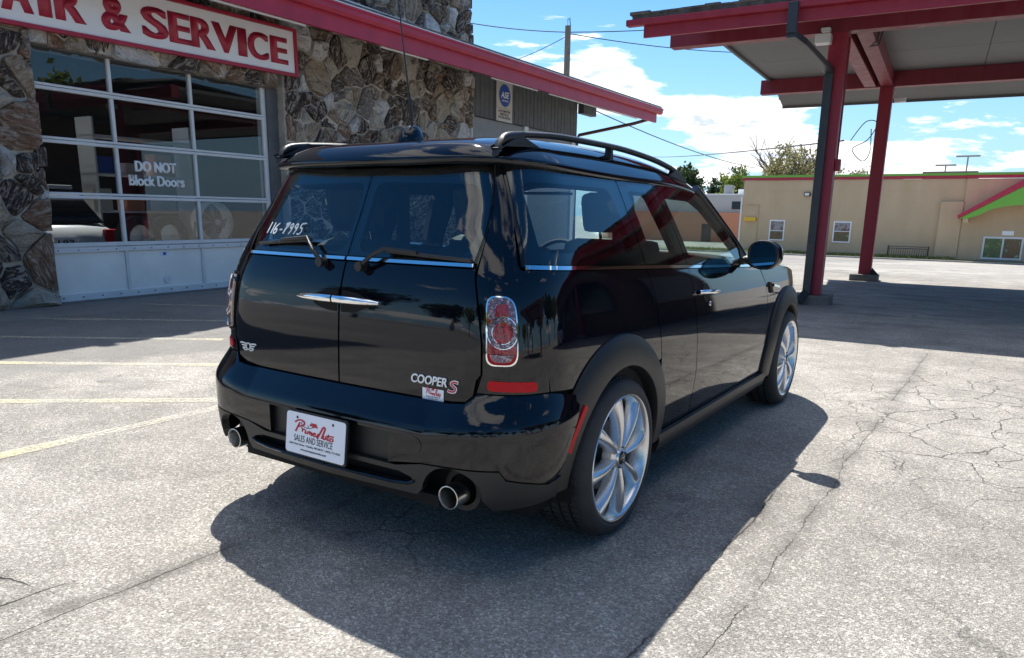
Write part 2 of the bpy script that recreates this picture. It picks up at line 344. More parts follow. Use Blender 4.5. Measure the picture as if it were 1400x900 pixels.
def leafmat(name, a, b):
    t = NT(name); v = t.pos()
    c = t.mix(t.ramp(t.noise(v, 1.8, 4), [(0.3, 0.0), (0.7, 1.0)]), a, b)
    t.P(color=c, rough=0.7, spec=0.2)
    tl = t.n('ShaderNodeBsdfTranslucent'); t.L.new(c, tl.inputs[0]); mx = t.n('ShaderNodeMixShader'); mx.inputs[0].default_value = 0.35
    t.L.new(t.b.outputs[0], mx.inputs[1]); t.L.new(tl.outputs[0], mx.inputs[2]); t.L.new(mx.outputs[0], t.out.inputs[0])
    MATS[name] = t.m
leafmat('leaf_dark', (0.022, 0.045, 0.018), (0.05, 0.085, 0.03)); leafmat('leaf_bright', (0.12, 0.17, 0.03), (0.20, 0.25, 0.05)); leafmat('leaf_bud', (0.20, 0.20, 0.09), (0.30, 0.27, 0.13))
leafmat('grass_blade', (0.13, 0.16, 0.05), (0.22, 0.24, 0.09))
def picture(name, cols, scale, seed):
    t = NT(name); v = t.pos(scale=(scale, scale, scale), loc=(seed, seed, seed))
    c = t.ramp(t.noise(v, 2.2, 4, 0.6, 0.6), [(0.25+0.5*i/(len(cols)-1), cc) for i, cc in enumerate(cols)])
    t.P(color=c, rough=0.4); MATS[name] = t.m
picture('food_photo_grey', [(0.05, 0.06, 0.07), (0.35, 0.34, 0.33), (0.15, 0.05, 0.03), (0.6, 0.58, 0.55)], 1.2, 3)
picture('food_photo_warm', [(0.03, 0.04, 0.01), (0.22, 0.10, 0.05), (0.08, 0.11, 0.04), (0.45, 0.38, 0.25)], 1.3, 8)
picture('menu_photo', [(0.02, 0.05, 0.02), (0.10, 0.12, 0.05), (0.08, 0.16, 0.05), (0.50, 0.40, 0.16)], 1.3, 14)
def soap():
    t = NT('window_chalk'); n = t.noise(t.pos(), 60, 3)
    t.P(color=(0.85, 0.87, 0.86), rough=0.8); MATS['window_chalk'] = t.m
soap()

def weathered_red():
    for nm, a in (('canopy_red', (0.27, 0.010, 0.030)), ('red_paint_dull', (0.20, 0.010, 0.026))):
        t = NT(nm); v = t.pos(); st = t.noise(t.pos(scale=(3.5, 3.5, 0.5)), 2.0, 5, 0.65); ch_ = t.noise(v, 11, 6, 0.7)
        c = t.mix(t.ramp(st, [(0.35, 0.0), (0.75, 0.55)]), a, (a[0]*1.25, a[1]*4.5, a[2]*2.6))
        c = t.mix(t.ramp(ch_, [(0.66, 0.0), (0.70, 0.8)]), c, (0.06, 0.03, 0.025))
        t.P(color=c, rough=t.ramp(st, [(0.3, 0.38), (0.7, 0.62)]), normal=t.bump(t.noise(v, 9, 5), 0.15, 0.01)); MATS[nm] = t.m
weathered_red()

# ------------------------------------------------------------------ object helpers
def tag(o, label=None, cat=None, group=None, kind=None):
    if label: o['label'] = label
    if cat: o['category'] = cat
    if group: o['group'] = group
    if kind: o['kind'] = kind
    return o
def empty(name, loc=(0, 0, 0), rz=0.0):
    o = bpy.data.objects.new(name, None); COL.objects.link(o); o.location = loc; o.rotation_euler = (0, 0, rz); o.empty_display_size = 0.2
    return o
def link_mesh(name, me, parent=None):
    o = bpy.data.objects.new(name, me); COL.objects.link(o)
    if parent is not None: o.parent = parent
    return o
def mat_on(me, mat):
    me.materials.append(MATS[mat] if isinstance(mat, str) else mat)
def pyobj(name, V, Fc, mat, parent=None, smooth=False):
    me = bpy.data.meshes.new(name); me.from_pydata([tuple(map(float, v)) for v in V], [], Fc); me.update()
    mat_on(me, mat)
    if smooth: me.polygons.foreach_set('use_smooth', [True]*len(me.polygons))
    return link_mesh(name, me, parent)
class MB:
    """collects simple solids into one mesh"""
    def __init__(s): s.V = []; s.F = []
    def add(s, V, F):
        k = len(s.V); s.V += [tuple(v) for v in V]; s.F += [tuple(i+k for i in f) for f in F]; return s
    def box(s, x0, x1, y0, y1, z0, z1, mtx=None):
        V = [Vector((x, y, z)) for z in (z0, z1) for y in (y0, y1) for x in (x0, x1)]
        if mtx is not None: V = [mtx @ v for v in V]
        return s.add(V, [(0, 2, 3, 1), (4, 5, 7, 6), (0, 1, 5, 4), (2, 6, 7, 3), (0, 4, 6, 2), (1, 3, 7, 5)])
    def tube(s, pts, r, n=10, cap=True, r2=None):
        pts = [Vector(p) for p in pts]; m = len(pts); V = []; F = []
        up = Vector((0, 0, 1))
        for i, p in enumerate(pts):
            d = (pts[min(i+1, m-1)]-pts[max(i-1, 0)]).normalized()
            a = d.cross(up)
            if a.length < 1e-3: a = d.cross(Vector((1, 0, 0)))
            a.normalize(); b = d.cross(a)
            rr = r if r2 is None else r+(r2-r)*i/(m-1)
            if isinstance(rr, (list, tuple)): rr = rr[i]
            for k in range(n):
                t = 2*math.pi*k/n; V.append(p+a*math.cos(t)*rr+b*math.sin(t)*rr)
        for i in range(m-1):
            for k in range(n): F.append((i*n+k, i*n+(k+1) % n, (i+1)*n+(k+1) % n, (i+1)*n+k))
        if cap: F.append(tuple(range(n))[::-1]); F.append(tuple((m-1)*n+k for k in range(n)))
        return s.add(V, F)
    def lathe(s, prof, n=48, mtx=None, closed=False):
        """prof: (radius, axial) ; axis is +X"""
        V = []; F = []; m = len(prof)
        for i in range(n):
            t = 2*math.pi*i/n
            for r, a in prof: V.append(Vector((a, r*math.cos(t), r*math.sin(t))))
        for i in range(n):
            j = (i+1) % n
            for k in range(m if closed else m-1):
                k2 = (k+1) % m; F.append((i*m+k, i*m+k2, j*m+k2, j*m+k))
        if mtx is not None: V = [mtx @ v for v in V]
        return s.add(V, F)
    def prism(s, poly, d, mtx=None):
        """poly: 3D planar ring; d: extrusion vector"""
        n = len(poly); V = [Vector(p) for p in poly]+[Vector(p)+Vector(d) for p in poly]
        if mtx is not None: V = [mtx @ v for v in V]
        F = [tuple(range(n))[::-1], tuple(range(n, 2*n))]+[(i, (i+1) % n, n+(i+1) % n, n+i) for i in range(n)]
        return s.add(V, F)
    def build(s, name, mat, parent=None, smooth=False, bevel=0.0, fixn=True, auto=None):
        me = bpy.data.meshes.new(name); me.from_pydata([tuple(v) for v in s.V], [], s.F)
        mat_on(me, mat)
        if bevel > 0 or fixn:
            bm = bmesh.new(); bm.from_mesh(me)
            if fixn: bmesh.ops.recalc_face_normals(bm, faces=bm.faces)
            if bevel > 0: bmesh.ops.bevel(bm, geom=[e for e in bm.edges if len(e.link_faces) == 2 and e.calc_face_angle(0) > 0.6], offset=bevel, segments=2, affect='EDGES', profile=0.6)
            bm.to_mesh(me); bm.free()
        if smooth or auto:
            me.polygons.foreach_set('use_smooth', [True]*len(me.polygons))
            try: me.set_sharp_from_angle(angle=R(auto if auto else 40))
            except Exception: pass
        me.update(); return link_mesh(name, me, parent)
def text_mesh(name, s, w, h, mat, parent, mtx, depth=0.004, bold=0.0, shear=0.0, sub=None):
    """text scaled to exactly w x h, lower-left at the origin of mtx, x along the text, y up"""
    heavy = max(0.0, bold-0.02); bold = min(bold, 0.02)
    cu = bpy.data.curves.new(name, 'FONT'); cu.body = s; cu.size = 1.0; cu.offset = bold; cu.shear = shear; cu.resolution_u = 4
    cu.extrude = 0.0; cu.space_character = 1.0
    ob = bpy.data.objects.new(name, cu); COL.objects.link(ob)
    dg = bpy.context.evaluated_depsgraph_get(); me = bpy.data.meshes.new_from_object(ob.evaluated_get(dg))
    bpy.data.objects.remove(ob); bpy.data.curves.remove(cu)
    xs = [v.co.x for v in me.vertices]; ys = [v.co.y for v in me.vertices]
    x0, x1, y0, y1 = min(xs), max(xs), min(ys), max(ys)
    bm = bmesh.new(); bm.from_mesh(me)
    bmesh.ops.remove_doubles(bm, verts=bm.verts, dist=1e-5)
    for v in bm.verts: v.co = Vector(((v.co.x-x0)/(x1-x0)*w, (v.co.y-y0)/(y1-y0)*h, 0))
    r = bmesh.ops.extrude_face_region(bm, geom=bm.faces[:])
    for g in r['geom']:
        if isinstance(g, bmesh.types.BMVert): g.co.z += depth
    bmesh.ops.recalc_face_normals(bm, faces=bm.faces)
    for v in bm.verts: v.co = mtx @ v.co
    if heavy:
        base = bm.verts[:]+bm.edges[:]+bm.faces[:]; ax = (mtx.to_3x3() @ Vector((1, 0, 0))); az = (mtx.to_3x3() @ Vector((0, 0, 1)))
        for q in (-1.0, -0.5, 0.5, 1.0):
            d = bmesh.ops.duplicate(bm, geom=base)
            for g in d['geom']:
                if isinstance(g, bmesh.types.BMVert): g.co += ax*(h*heavy*q)+az*(depth*0.12*(q+2))
    bm.to_mesh(me); bm.free(); me.materials.clear(); mat_on(me, mat); me.name = name
    return link_mesh(name, me, parent)
def frame(o, x, y, z=None):
    x = Vector(x).normalized(); y = Vector(y); z = x.cross(y).normalized(); y = z.cross(x)
    m = Matrix((x, y, z)).transposed().to_4x4(); m.translation = Vector(o); return m
def ribbon(mb, pts, w, mtx, depth=0.0015):
    """hand-drawn stroke as a flat ribbon with thickness; pts 2D in mtx plane"""
    pts = [Vector((p[0], p[1], 0)) for p in pts]
    # smooth
    q = []
    for i in range(len(pts)-1):
        p0 = pts[max(i-1, 0)]; p1 = pts[i]; p2 = pts[i+1]; p3 = pts[min(i+2, len(pts)-1)]
        for k in range(4):
            t = k/4; q.append(0.5*((2*p1)+(p2-p0)*t+(2*p0-5*p1+4*p2-p3)*t*t+(3*p1-p0-3*p2+p3)*t**3))
    q.append(pts[-1]); n = len(q); V = []; F = []
    for i, p in enumerate(q):
        d = (q[min(i+1, n-1)]-q[max(i-1, 0)]).normalized(); a = Vector((-d.y, d.x, 0))*w*0.5
        for s, z in ((-1, 0), (1, 0), (1, depth), (-1, depth)): V.append(mtx @ (p+a*s+Vector((0, 0, z))))
    for i in range(n-1):
        for k in range(4): F.append((i*4+k, i*4+(k+1) % 4, (i+1)*4+(k+1) % 4, (i+1)*4+k))
    F += [(0, 1, 2, 3), tuple((n-1)*4+k for k in (3, 2, 1, 0))]
    mb.add(V, F)
def pip(poly, x, y):
    c = False; n = len(poly); j = n-1
    for i in range(n):
        xi, yi = poly[i]; xj, yj = poly[j]
        if (yi > y) != (yj > y) and x < (xj-xi)*(y-yi)/(yj-yi)+xi: c = not c
        j = i
    return c
def round_poly(P, r, seg=5):
    out = []; n = len(P)
    for i in range(n):
        p = Vector(P[i][:2]); a = Vector(P[i-1][:2]); b = Vector(P[(i+1) % n][:2])
        ri = P[i][2] if len(P[i]) > 2 else r
        if ri <= 0: out.append(tuple(p)); continue
        da = (a-p); db = (b-p); l = min(ri, da.length*0.48, db.length*0.48)
        pa = p+da.normalized()*l; pb = p+db.normalized()*l
        for k in range(seg+1):
            t = k/seg; out.append(tuple(pa*(1-t)**2+p*2*t*(1-t)+pb*t*t))
    return out

# ================================================================== GROUND
def gz(y):
    """lot is level, then falls gently towards the restaurant"""
    if y < 15: return 0.0
    t = min((y-15)/48.0, 1.0); return -1.93*(t*t*(3-2*t)*0.35+t*0.65)
def ground():
    xs = [-600, -200, -80, -40, -20, -10, 0, 10, 20, 40, 80, 200, 600]; ys = [-600, -200, -60, -20, 0, 15]+[15+3*i for i in range(1, 17)]+[90, 140, 300, 800]
    V = [(x, y, gz(y)) for y in ys for x in xs]; n = len(xs)
    F = [(j*n+i, j*n+i+1, (j+1)*n+i+1, (j+1)*n+i) for j in range(len(ys)-1) for i in range(n-1)]
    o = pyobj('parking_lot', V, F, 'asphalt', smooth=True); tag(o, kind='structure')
ground()
def line(x0, y0, x1, y1, w=0.10):
    d = Vector((x1-x0, y1-y0, 0)); L = d.length; d.normalize(); a = Vector((-d.y, d.x, 0))*w/2
    n = max(2, int(L/0.4)); V = []; F = []
    for i in range(n+1):
        p = Vector((x0, y0, 0))+d*L*i/n; q = a*(1+0.12*math.sin(i*2.1+x0))
        V += [(p.x-q.x, p.y-q.y, 0.004), (p.x+q.x, p.y+q.y, 0.004)]
    F = [(2*i, 2*i+1, 2*i+3, 2*i+2) for i in range(n)]
    o = pyobj('parking_line', V, F, 'worn_line_paint'); tag(o, kind='structure')
for p0, p1 in (((-7.5, -0.49), (-4.139, 1.794)), ((-6.95, 1.33), (-3.6, 3.65)), ((-7.3, 2.8), (-5.1, 3.95)), ((-5.6, -0.68), (-3.0, 1.16)), ((-4.3, -1.33), (-2.03, 0.47)), ((-2.10, -1.75), (-2.0, 0.55))):
    line(*p0, *p1)

# ================================================================== REPAIR SHOP
WD = Vector((-0.05589224, 0.99843681, 0)); WO = Vector((-7.95421428, 2.16812348, 0)); WN = Vector((0.99843681, 0.05589224, 0))
def W(s, off, z): return WO+WD*s+WN*off+Vector((0, 0, z))
WM = Matrix((WD, WN, Vector((0, 0, 1)))).transposed().to_4x4(); WM.translation = WO      # local (s, off, z)
shop = empty('repair_shop', WO); tag(shop, 'stone and grey siding auto repair shop with red fascia and glazed garage door', 'repair shop')
shop.matrix_world = Matrix.Translation(WO)
INV = Matrix.Translation(-WO)
WL = INV @ WM                                                             # local to shop empty
def wbox(name, boxes, mat, parent=shop, bevel=0.0, **k):
    mb = MB()
    for b in boxes: mb.box(*b, mtx=WL)
    return mb.build(name, mat, parent, bevel=bevel, **k)
# masonry: piers, lintel, main wall, parapet (mortar face 6 cm behind stone faces)
PTOP = 7.3
wall = wbox('stone_wall', [(-5.0, -0.10, -0.5, 0.0, 0, 4.4), (-0.10, 3.72, -0.5, 0.0, 3.12, 4.4), (3.90, 9.35, -0.5, 0.0, 0, 4.4), (-5.0, 9.35, -0.7, -0.02, 4.4, PTOP)], 'mortar')
def voronoi_stones(regs, size, seed):
    """power diagram: cells of very mixed size and stretch, so no two stones look alike"""
    rnd = random.Random(seed); out = []
    for (s0, s1, z0, z1, proud) in regs:
        pts = []; tries = 0; area = (s1-s0)*(z1-z0); nt = max(1, int(area/(size*size*0.82)))
        while len(pts) < nt and tries < nt*80:
            tries += 1; rr_ = size*rnd.choice((0.20, 0.27, 0.34, 0.44, 0.60, 0.82)); p = (rnd.uniform(s0, s1), rnd.uniform(z0, z1), rr_)
            if all((p[0]-q[0])**2+((p[1]-q[1])*(1.25 if int(q[0]*1.1+q[1]*0.7) % 2 else 0.8))**2 > (0.86*(p[2]+q[2]))**2 for q in pts): pts.append(p)
        for i, p in enumerate(pts):
            cell = [(s0, z0), (s1, z0), (s1, z1), (s0, z1)]
            for j, q in enumerate(pts):
                if i == j or abs(q[0]-p[0]) > 1.4 or abs(q[1]-p[1]) > 1.4: continue
                nx, ny = q[0]-p[0], q[1]-p[1]; d2 = nx*nx+ny*ny; k = 0.5+(p[2]**2-q[2]**2)/(2*d2); k = max(0.15, min(0.85, k))
                mx, my = p[0]+nx*k, p[1]+ny*k; ro = rnd.uniform(-0.28, 0.28) if i < j else 0
                res = []
                for c in range(len(cell)):
                    a = cell[c]; b = cell[(c+1) % len(cell)]
                    da = (a[0]-mx)*nx+(a[1]-my)*ny; db = (b[0]-mx)*nx+(b[1]-my)*ny
                    if da <= 0: res.append(a)
                    if (da < 0 < db) or (db < 0 < da):
                        t = da/(da-db); res.append((a[0]+(b[0]-a[0])*t, a[1]+(b[1]-a[1])*t))
                cell = res
                if len(cell) < 3: break
            if len(cell) < 3: continue
            cx = sum(c[0] for c in cell)/len(cell); cz = sum(c[1] for c in cell)/len(cell)
            ring = []
            for k in range(len(cell)):
                a = Vector(cell[k]); b = Vector(cell[(k+1) % len(cell)]); l = (b-a).length
                if l < size*0.10: ring.append((a+b)/2); continue
                jt = lambda: Vector((rnd.uniform(-1, 1), rnd.uniform(-1, 1)))*size*0.045
                ring.append(a.lerp(b, rnd.uniform(0.05, 0.2))+jt()*0.5)
                if l > size*0.40: ring.append(a.lerp(b, rnd.uniform(0.35, 0.65))+jt())
                ring.append(a.lerp(b, rnd.uniform(0.80, 0.95))+jt()*0.5)
            out.append((cx, cz, ring, proud, rnd.random()))
    return out
stone_rnd = random.Random(5)
def stone_mesh(cx, cz, ring, proud):
    rnd = stone_rnd; c = Vector((cx, cz)); n = len(ring); gap = 0.012+0.012*rnd.random()
    rad = sum((r-c).length for r in ring)/n
    tilt = (rnd.uniform(-0.40, 0.40), rnd.uniform(-0.40, 0.40)); h = proud*rnd.uniform(0.45, 1.45)
    V = []; F = []
    for lvl, (k, hh, jit) in enumerate(((1.0, -0.01, 0), (0.97, h*0.60, 0.010), (0.62, h, 0.030))):
        for r in ring:
            d = r-c; l = d.length; d = d/l if l > 0 else d
            rr = max(0.02, l-gap)*k; p = c+d*rr
            z = hh+(0 if lvl == 0 else tilt[0]*(p.x-cx)*0.5+tilt[1]*(p.y-cz)*0.5+rnd.uniform(-1, 1)*jit)
            V.append((p.x, max(z, -0.01), p.y))
    V.append((cx+rnd.uniform(-.2, .2)*rad, h*1.05+rnd.uniform(-.012, .02), cz+rnd.uniform(-.2, .2)*rad))
    for lv in range(2):
        for i in range(n): j = (i+1) % n; F.append((lv*n+i, lv*n+j, (lv+1)*n+j, (lv+1)*n+i))
    for i in range(n): F.append((2*n+i, 2*n+(i+1) % n, 3*n))
    return V, F
def px_of(p):
    d = p-CAMPOS; z = d.dot(CF)
    return (700+FPX*d.dot(CR)/z, 525-FPX*d.dot(CU)/z) if z > 0 else (-9999, -9999)
def add_stones(regs, size, seed, parent, base_off, to_local, limit):
    items = voronoi_stones(regs, size, seed); vis = []
    for it in items:
        p = W(it[0], base_off, it[1]); x, y = px_of(p)
        d = (p-CAMPOS).length
        seen = -40 < x < 660 and -40 < y < 460
        if x > 330 and y > 215+max(0, (x-560)*0): seen = False
        vis.append(((0 if seen else 100)+d, it))
    vis.sort(key=lambda q: q[0]); rest = MB()
    for k, (d, it) in enumerate(vis):
        V, F = stone_mesh(*it[:4]); V = [to_local @ Vector((a, b+base_off, c)) for a, b, c in V]
        if k < limit and d < 90:
            me = bpy.data.meshes.new('stone'); me.from_pydata([tuple(v) for v in V], [], F); mat_on(me, 'field_stone')
            bm = bmesh.new(); bm.from_mesh(me); bmesh.ops.recalc_face_normals(bm, faces=bm.faces); bm.to_mesh(me); bm.free()
            link_mesh('stone', me, parent)
        else: rest.add(V, F)
    if rest.V: tag(rest.build('stone_remainder', 'field_stone', parent), kind='stuff')
add_stones([(-3.2, -0.02, 0.0, 4.2, 0.085), (-0.02, 3.74, 3.08, 4.2, 0.07), (3.92, 9.42, 0.0, 4.2, 0.075)], 0.34, 11, wall, 0.0, WL, 255)
par = wbox('stone_parapet', [(-5.0, 9.33, -0.02, -0.005, 4.4, PTOP)], 'mortar')
add_stones([(2.0, 9.35, 4.55, PTOP, 0.10)], 0.36, 23, par, -0.005, WL, 90)
# a few stones stick out of the wall's right-hand edge and the pier's left reveal: reveal faces
def reveal(s, z0, z1, sgn, seed):
    rnd = random.Random(seed); z = z0
    while z < z1:
        h = rnd.uniform(0.14, 0.34); w = rnd.uniform(0.05, 0.13)
        mb = MB(); x0, x1 = (s-0.03, s+w*0.8) if sgn > 0 else (s-w*0.8, s+0.03)
        mb.box(x0, x1, -0.32, rnd.uniform(0.02, 0.08), z+0.012, z+h, mtx=WL)
        o = mb.build('stone', 'field_stone', wall, bevel=0.022); z += h+0.015
reveal(9.40, 0.0, 4.15, 1, 3); reveal(-0.08, 0.0, 3.05, 1, 9); reveal(9.33, 4.75, PTOP, 1, 17)
# flashing band where the eave roof meets the parapet, eave roof and roof sheet
wbox('flashing_band', [(-5.0, 9.62, 0.10, 0.16, 4.32, 4.72)], 'flashing')
wbox('flashing_cap', [(-5.0, 9.64, -0.02, 0.18, 4.722, 4.745)], 'alu_frame')
def offs(s): return 1.25+(s-3.6)*0.04
S0, S1 = -5.0, 16.55
def band(name, o0, o1, z0, z1, mat, s0=S0, s1=S1, parent=shop):
    V = [WL @ Vector((s, offs(s)+o, z)) for s in (s0, s1) for o in (o0, o1) for z in (z0, z1)]
    F = [(0, 1, 3, 2), (4, 6, 7, 5), (0, 4, 5, 1), (2, 3, 7, 6), (0, 2, 6, 4), (1, 5, 7, 3)]
    return MB().add(V, F).build(name, mat, parent)
band('fascia_board', -0.06, 0.0, 3.84, 4.10, 'red_paint')
g = MB()
prof = [(0.0, 4.075), (0.07, 4.075), (0.11, 4.12), (0.11, 4.185), (0.13, 4.20), (0.13, 4.225), (0.10, 4.225), (0.10, 4.20), (0.0, 4.20)]
ring = [[WL @ Vector((s, offs(s)+0.003+a, z)) for a, z in prof] for s in (S0, S1+0.18)]
n = len(prof); g.add(ring[0]+ring[1], [(i, (i+1) % n, n+(i+1) % n, n+i) for i in range(n)]+[tuple(range(n)), tuple(range(2*n-1, n-1, -1))]); g.build('gutter', 'red_paint', shop)
band('drip_edge', 0.0, 0.125, 4.229, 4.245, 'white_metal', s1=S1+0.1)
# trim pieces that peek out below the fascia
for a, b in ((0.6, 3.3), (4.9, 6.1), (8.1, 9.9), (10.4, 15.3)): band('soffit_trim', -0.09, -0.062, 3.815, 3.838, 'white_metal', a, b)
V = [WL @ Vector(q) for q in ((S0, offs(S0)+0.1, 4.25), (S1+0.1, offs(S1)+0.1, 4.25), (S1+0.1, -0.0, 4.52), (S0, 0.0, 4.52), (S0, offs(S0)+0.1, 4.285), (S1+0.1, offs(S1)+0.1, 4.285), (S1+0.1, -0.0, 4.56), (S0, 0.0, 4.56))]
MB().add(V, [(3, 2, 1, 0), (4, 5, 6, 7), (0, 1, 5, 4), (1, 2, 6, 5), (2, 3, 7, 6), (3, 0, 4, 7)]).build('eave_roof', 'roof_shingle', shop)
wbox('flat_roof', [(9.36, S1, -9.0, -0.003, 4.50, 4.56), (-5, 9.35, -9.0, -4.6, 4.5, 4.56), (-5, 9.35, -2.2, -0.71, 4.5, 4.56), (-5, -0.4, -4.6, -2.2, 4.5, 4.56), (4.5, 9.35, -4.6, -2.2, 4.5, 4.56)], 'roof_shingle')  # opening over the bay added to let sunlight into the dim interior
V = [WL @ Vector(q) for q in ((S0, offs(S0)-0.09, 4.05), (S1, offs(S1)-0.09, 4.05), (S1, 0.0, 4.30), (S0, 0.0, 4.30), (S0, offs(S0)-0.09, 4.07), (S1, offs(S1)-0.09, 4.07), (S1, 0.0, 4.33), (S0, 0.0, 4.33))]
MB().add(V, [(3, 2, 1, 0), (4, 5, 6, 7), (0, 1, 5, 4), (1, 2, 6, 5), (2, 3, 7, 6), (3, 0, 4, 7)]).build('soffit', 'grey_siding', shop)
wbox('rafter_end', [(14.98, 15.85, -0.02, 0.16, 4.0, 4.27)], 'grey_siding')
# wing: vertical board siding over white posts and grey panels
wing = wbox('wing_wall', [(9.35, 14.92, -0.5, -0.035, 3.36, 4.5), (9.35, 14.92, -0.5, -0.12, 0.0, 3.36)], 'grey_siding')
s = 9.42; rr = random.Random(4)
while s < 14.9:
    w = min(0.195, 14.92-s); wbox('siding_board', [(s, s+w-0.014, -0.034, rr.uniform(-0.004, 0.004), 3.36, 4.32)], 'grey_siding', wing, bevel=0.004); s += 0.195
for a, b in ((9.40, 9.56), (11.95, 12.15), (14.72, 14.92)): wbox('white_post', [(a, b, -0.118, -0.04, 0, 3.355)], 'white_metal', wing)
for a, b in ((9.56, 11.95), (12.15, 14.72)):
    wbox('wing_panel', [(a, b, -0.118, -0.09, 0, 3.34)], 'grey_panel', wing)
wbox('end_wall', [(14.93, 14.95, -9.0, -0.04, 0, 4.49)], 'grey_siding')
wbox('back_wall', [(-5, 14.9, -9.2, -9.02, 0, 4.49)], 'grey_siding'); wbox('side_wall', [(-5.2, -5.02, -9.0, -0.5, 0, 4.49)], 'mortar')
# gutter outlet pipe slanting back to the wall
dn = MB().tube([WL @ Vector(q) for q in ((16.25, offs(16.2)-0.04, 4.06), (16.1, offs(16.2)-0.10, 3.88), (15.8, offs(15.8)-0.35, 3.76), (15.05, 0.0, 3.42), (15.0, -0.03, 3.30), (15.0, -0.03, 0.1))], 0.045, 8)
dn.build('gutter_pipe', 'brown_pipe', shop, smooth=True)

# --- garage door (part of the shop) with rails, stiles, panes and kick panels
GD = wbox('garage_door', [(3.66, 3.88, -0.30, -0.13, 0, 3.12)], 'grey_siding')
wbox('jamb_track', [(3.60, 3.66, -0.30, -0.16, 0, 3.12)], 'alu_frame', GD)
RZ = [0.70, 1.36, 2.03, 2.655, 3.25]; MS = [-0.02, 1.04, 2.26, 3.58]
for i, z in enumerate(RZ[:4]):
    hgt = 0.042 if i else 0.070
    wbox('rail', [(-0.08, 3.60, -0.200, -0.125, z-hgt, z-0.004)], 'alu_frame', GD, bevel=0.006); wbox('rail', [(-0.08, 3.60, -0.198, -0.13, z+0.004, z+hgt*0.8)], 'alu_frame', GD, bevel=0.006)
wbox('rail', [(-0.08, 3.60, -0.197, -0.13, 0.005, 0.10)], 'alu_frame', GD, bevel=0.005)
zz = [0.10]+RZ
for j in range(5):
    for i, sx in enumerate(MS):
        w = 0.022
        wbox('stile', [(sx-w, sx+w, -0.194, -0.135, zz[j]+(0.035 if j else 0.0), zz[j+1]-(0.043 if 0 < j < 4 else 0.071 if j == 0 else 0.043))], 'alu_frame', GD, bevel=0.004)
for j in range(4):
    for i in range(3):
        wbox('pane', [(MS[i]+0.022, MS[i+1]-0.022, -0.170, -0.166, zz[j+1]+0.034, zz[j+2]-0.043)], 'shop_glass', GD)
for i in range(3): wbox('kick_panel', [(MS[i]+0.026, MS[i+1]-0.026, -0.172, -0.16, 0.10, RZ[0]-0.076)], 'door_panel', GD)
m = MB(); m.lathe([(0.0, 0.02), (0.052, 0.02), (0.06, 0.0), (0.06, -0.02)], 20, WL @ Matrix.Translation((1.63, -0.155, 0.20)) @ Matrix.Rotation(R(90), 4, 'Z')); m.build('exhaust_port', 'white_metal', GD, smooth=True)
wbox('label_sticker', [(1.55, 1.70, -0.159, -0.157, 0.535, 0.605)], 'white_plate', GD)
wbox('label_print', [(1.60, 1.65, -0.1565, -0.1555, 0.55, 0.59)], 'blue_sign', GD)
rv = MB()
for i in range(14):
    for z in (0.05, 0.655): rv.box(0.1+i*0.26, 0.115+i*0.26, -0.13, -0.12, z, z+0.015, mtx=WL)
rv.build('rivet', 'ink_black', GD)
wbox('header', [(-0.10, 3.74, -0.5, -0.10, 3.10, 3.13)], 'concrete_dark', GD)
wbox('threshold', [(-0.1, 3.9, -0.45, 0.02, 0.0, 0.012)], 'concrete_dark', GD)
# lettering on the pane
def wtext(name, s, s0, s1, z0, z1, off, mat, parent, bold=0.02, depth=0.003, shear=0.0):
    mtx = INV @ frame(W(s0, off, z0), WD, (0, 0, 1)); return text_mesh(name, s, s1-s0, z1-z0, mat, parent, mtx, depth, bold, shear)
wtext('door_lettering', 'DO NOT', 1.30, 1.93, 1.70, 1.845, -0.162, 'white_letter', GD, 0.075)
wtext('door_lettering', 'Block Doors', 1.19, 2.05, 1.51, 1.655, -0.162, 'white_letter', GD, 0.06)

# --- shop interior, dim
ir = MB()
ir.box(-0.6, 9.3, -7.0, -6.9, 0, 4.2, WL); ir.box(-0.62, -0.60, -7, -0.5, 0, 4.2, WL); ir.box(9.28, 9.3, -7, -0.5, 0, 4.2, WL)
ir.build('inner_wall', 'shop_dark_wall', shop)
wbox('shop_floor', [(-0.6, 9.28, -6.9, -0.45, 0.0, 0.02)], 'shop_floor'); wbox('shop_ceiling', [(-0.6, 9.28, -6.9, -4.6, 4.22, 4.26), (-0.6, 9.28, -2.2, -0.5, 4.22, 4.26), (4.5, 9.28, -4.6, -2.2, 4.22, 4.26)], 'shop_dark_wall')  # ceiling left open below the added roof opening, to brighten the bay
# --- the long sign above the door
sign = empty('shop_sign', W(2.5, 0.10, 3.26)); tag(sign, 'white sign with red border and red lettering above the garage door', 'sign')
sign.rotation_mode = 'QUATERNION'; sign.rotation_quaternion = Matrix.Rotation(R(1.25), 4, WN).to_quaternion(); sign.location.z += 0.02
SI = Matrix.Translation(-W(2.5, 0.10, 3.26)); SL = SI @ WM
def sbox(name, b, mat, par, M_, bevel=0.0): return MB().box(*b, mtx=M_).build(name, mat, par, bevel=bevel)
sbox('sign_panel', (-3.3, 4.04, 0.10, 0.15, 3.31, 3.93), 'sign_white', sign, SL)
for b in ((-3.36, 4.10, 0.10, 0.175, 3.26, 3.308), (-3.36, 4.10, 0.10, 0.175, 3.932, 3.98), (4.042, 4.10, 0.10, 0.175, 3.308, 3.932), (-3.36, -3.302, 0.10, 0.175, 3.308, 3.932)):
    sbox('sign_border', b, 'red_paint', sign, SL, 0.006)
def stext(s, s0, s1):
    mtx = SI @ frame(W(s0, 0.152, 3.415), WD, (0, 0, 1)); text_mesh('sign_letter', s, s1-s0, 0.39, 'red_paint', sign, mtx, 0.006, 0.075)
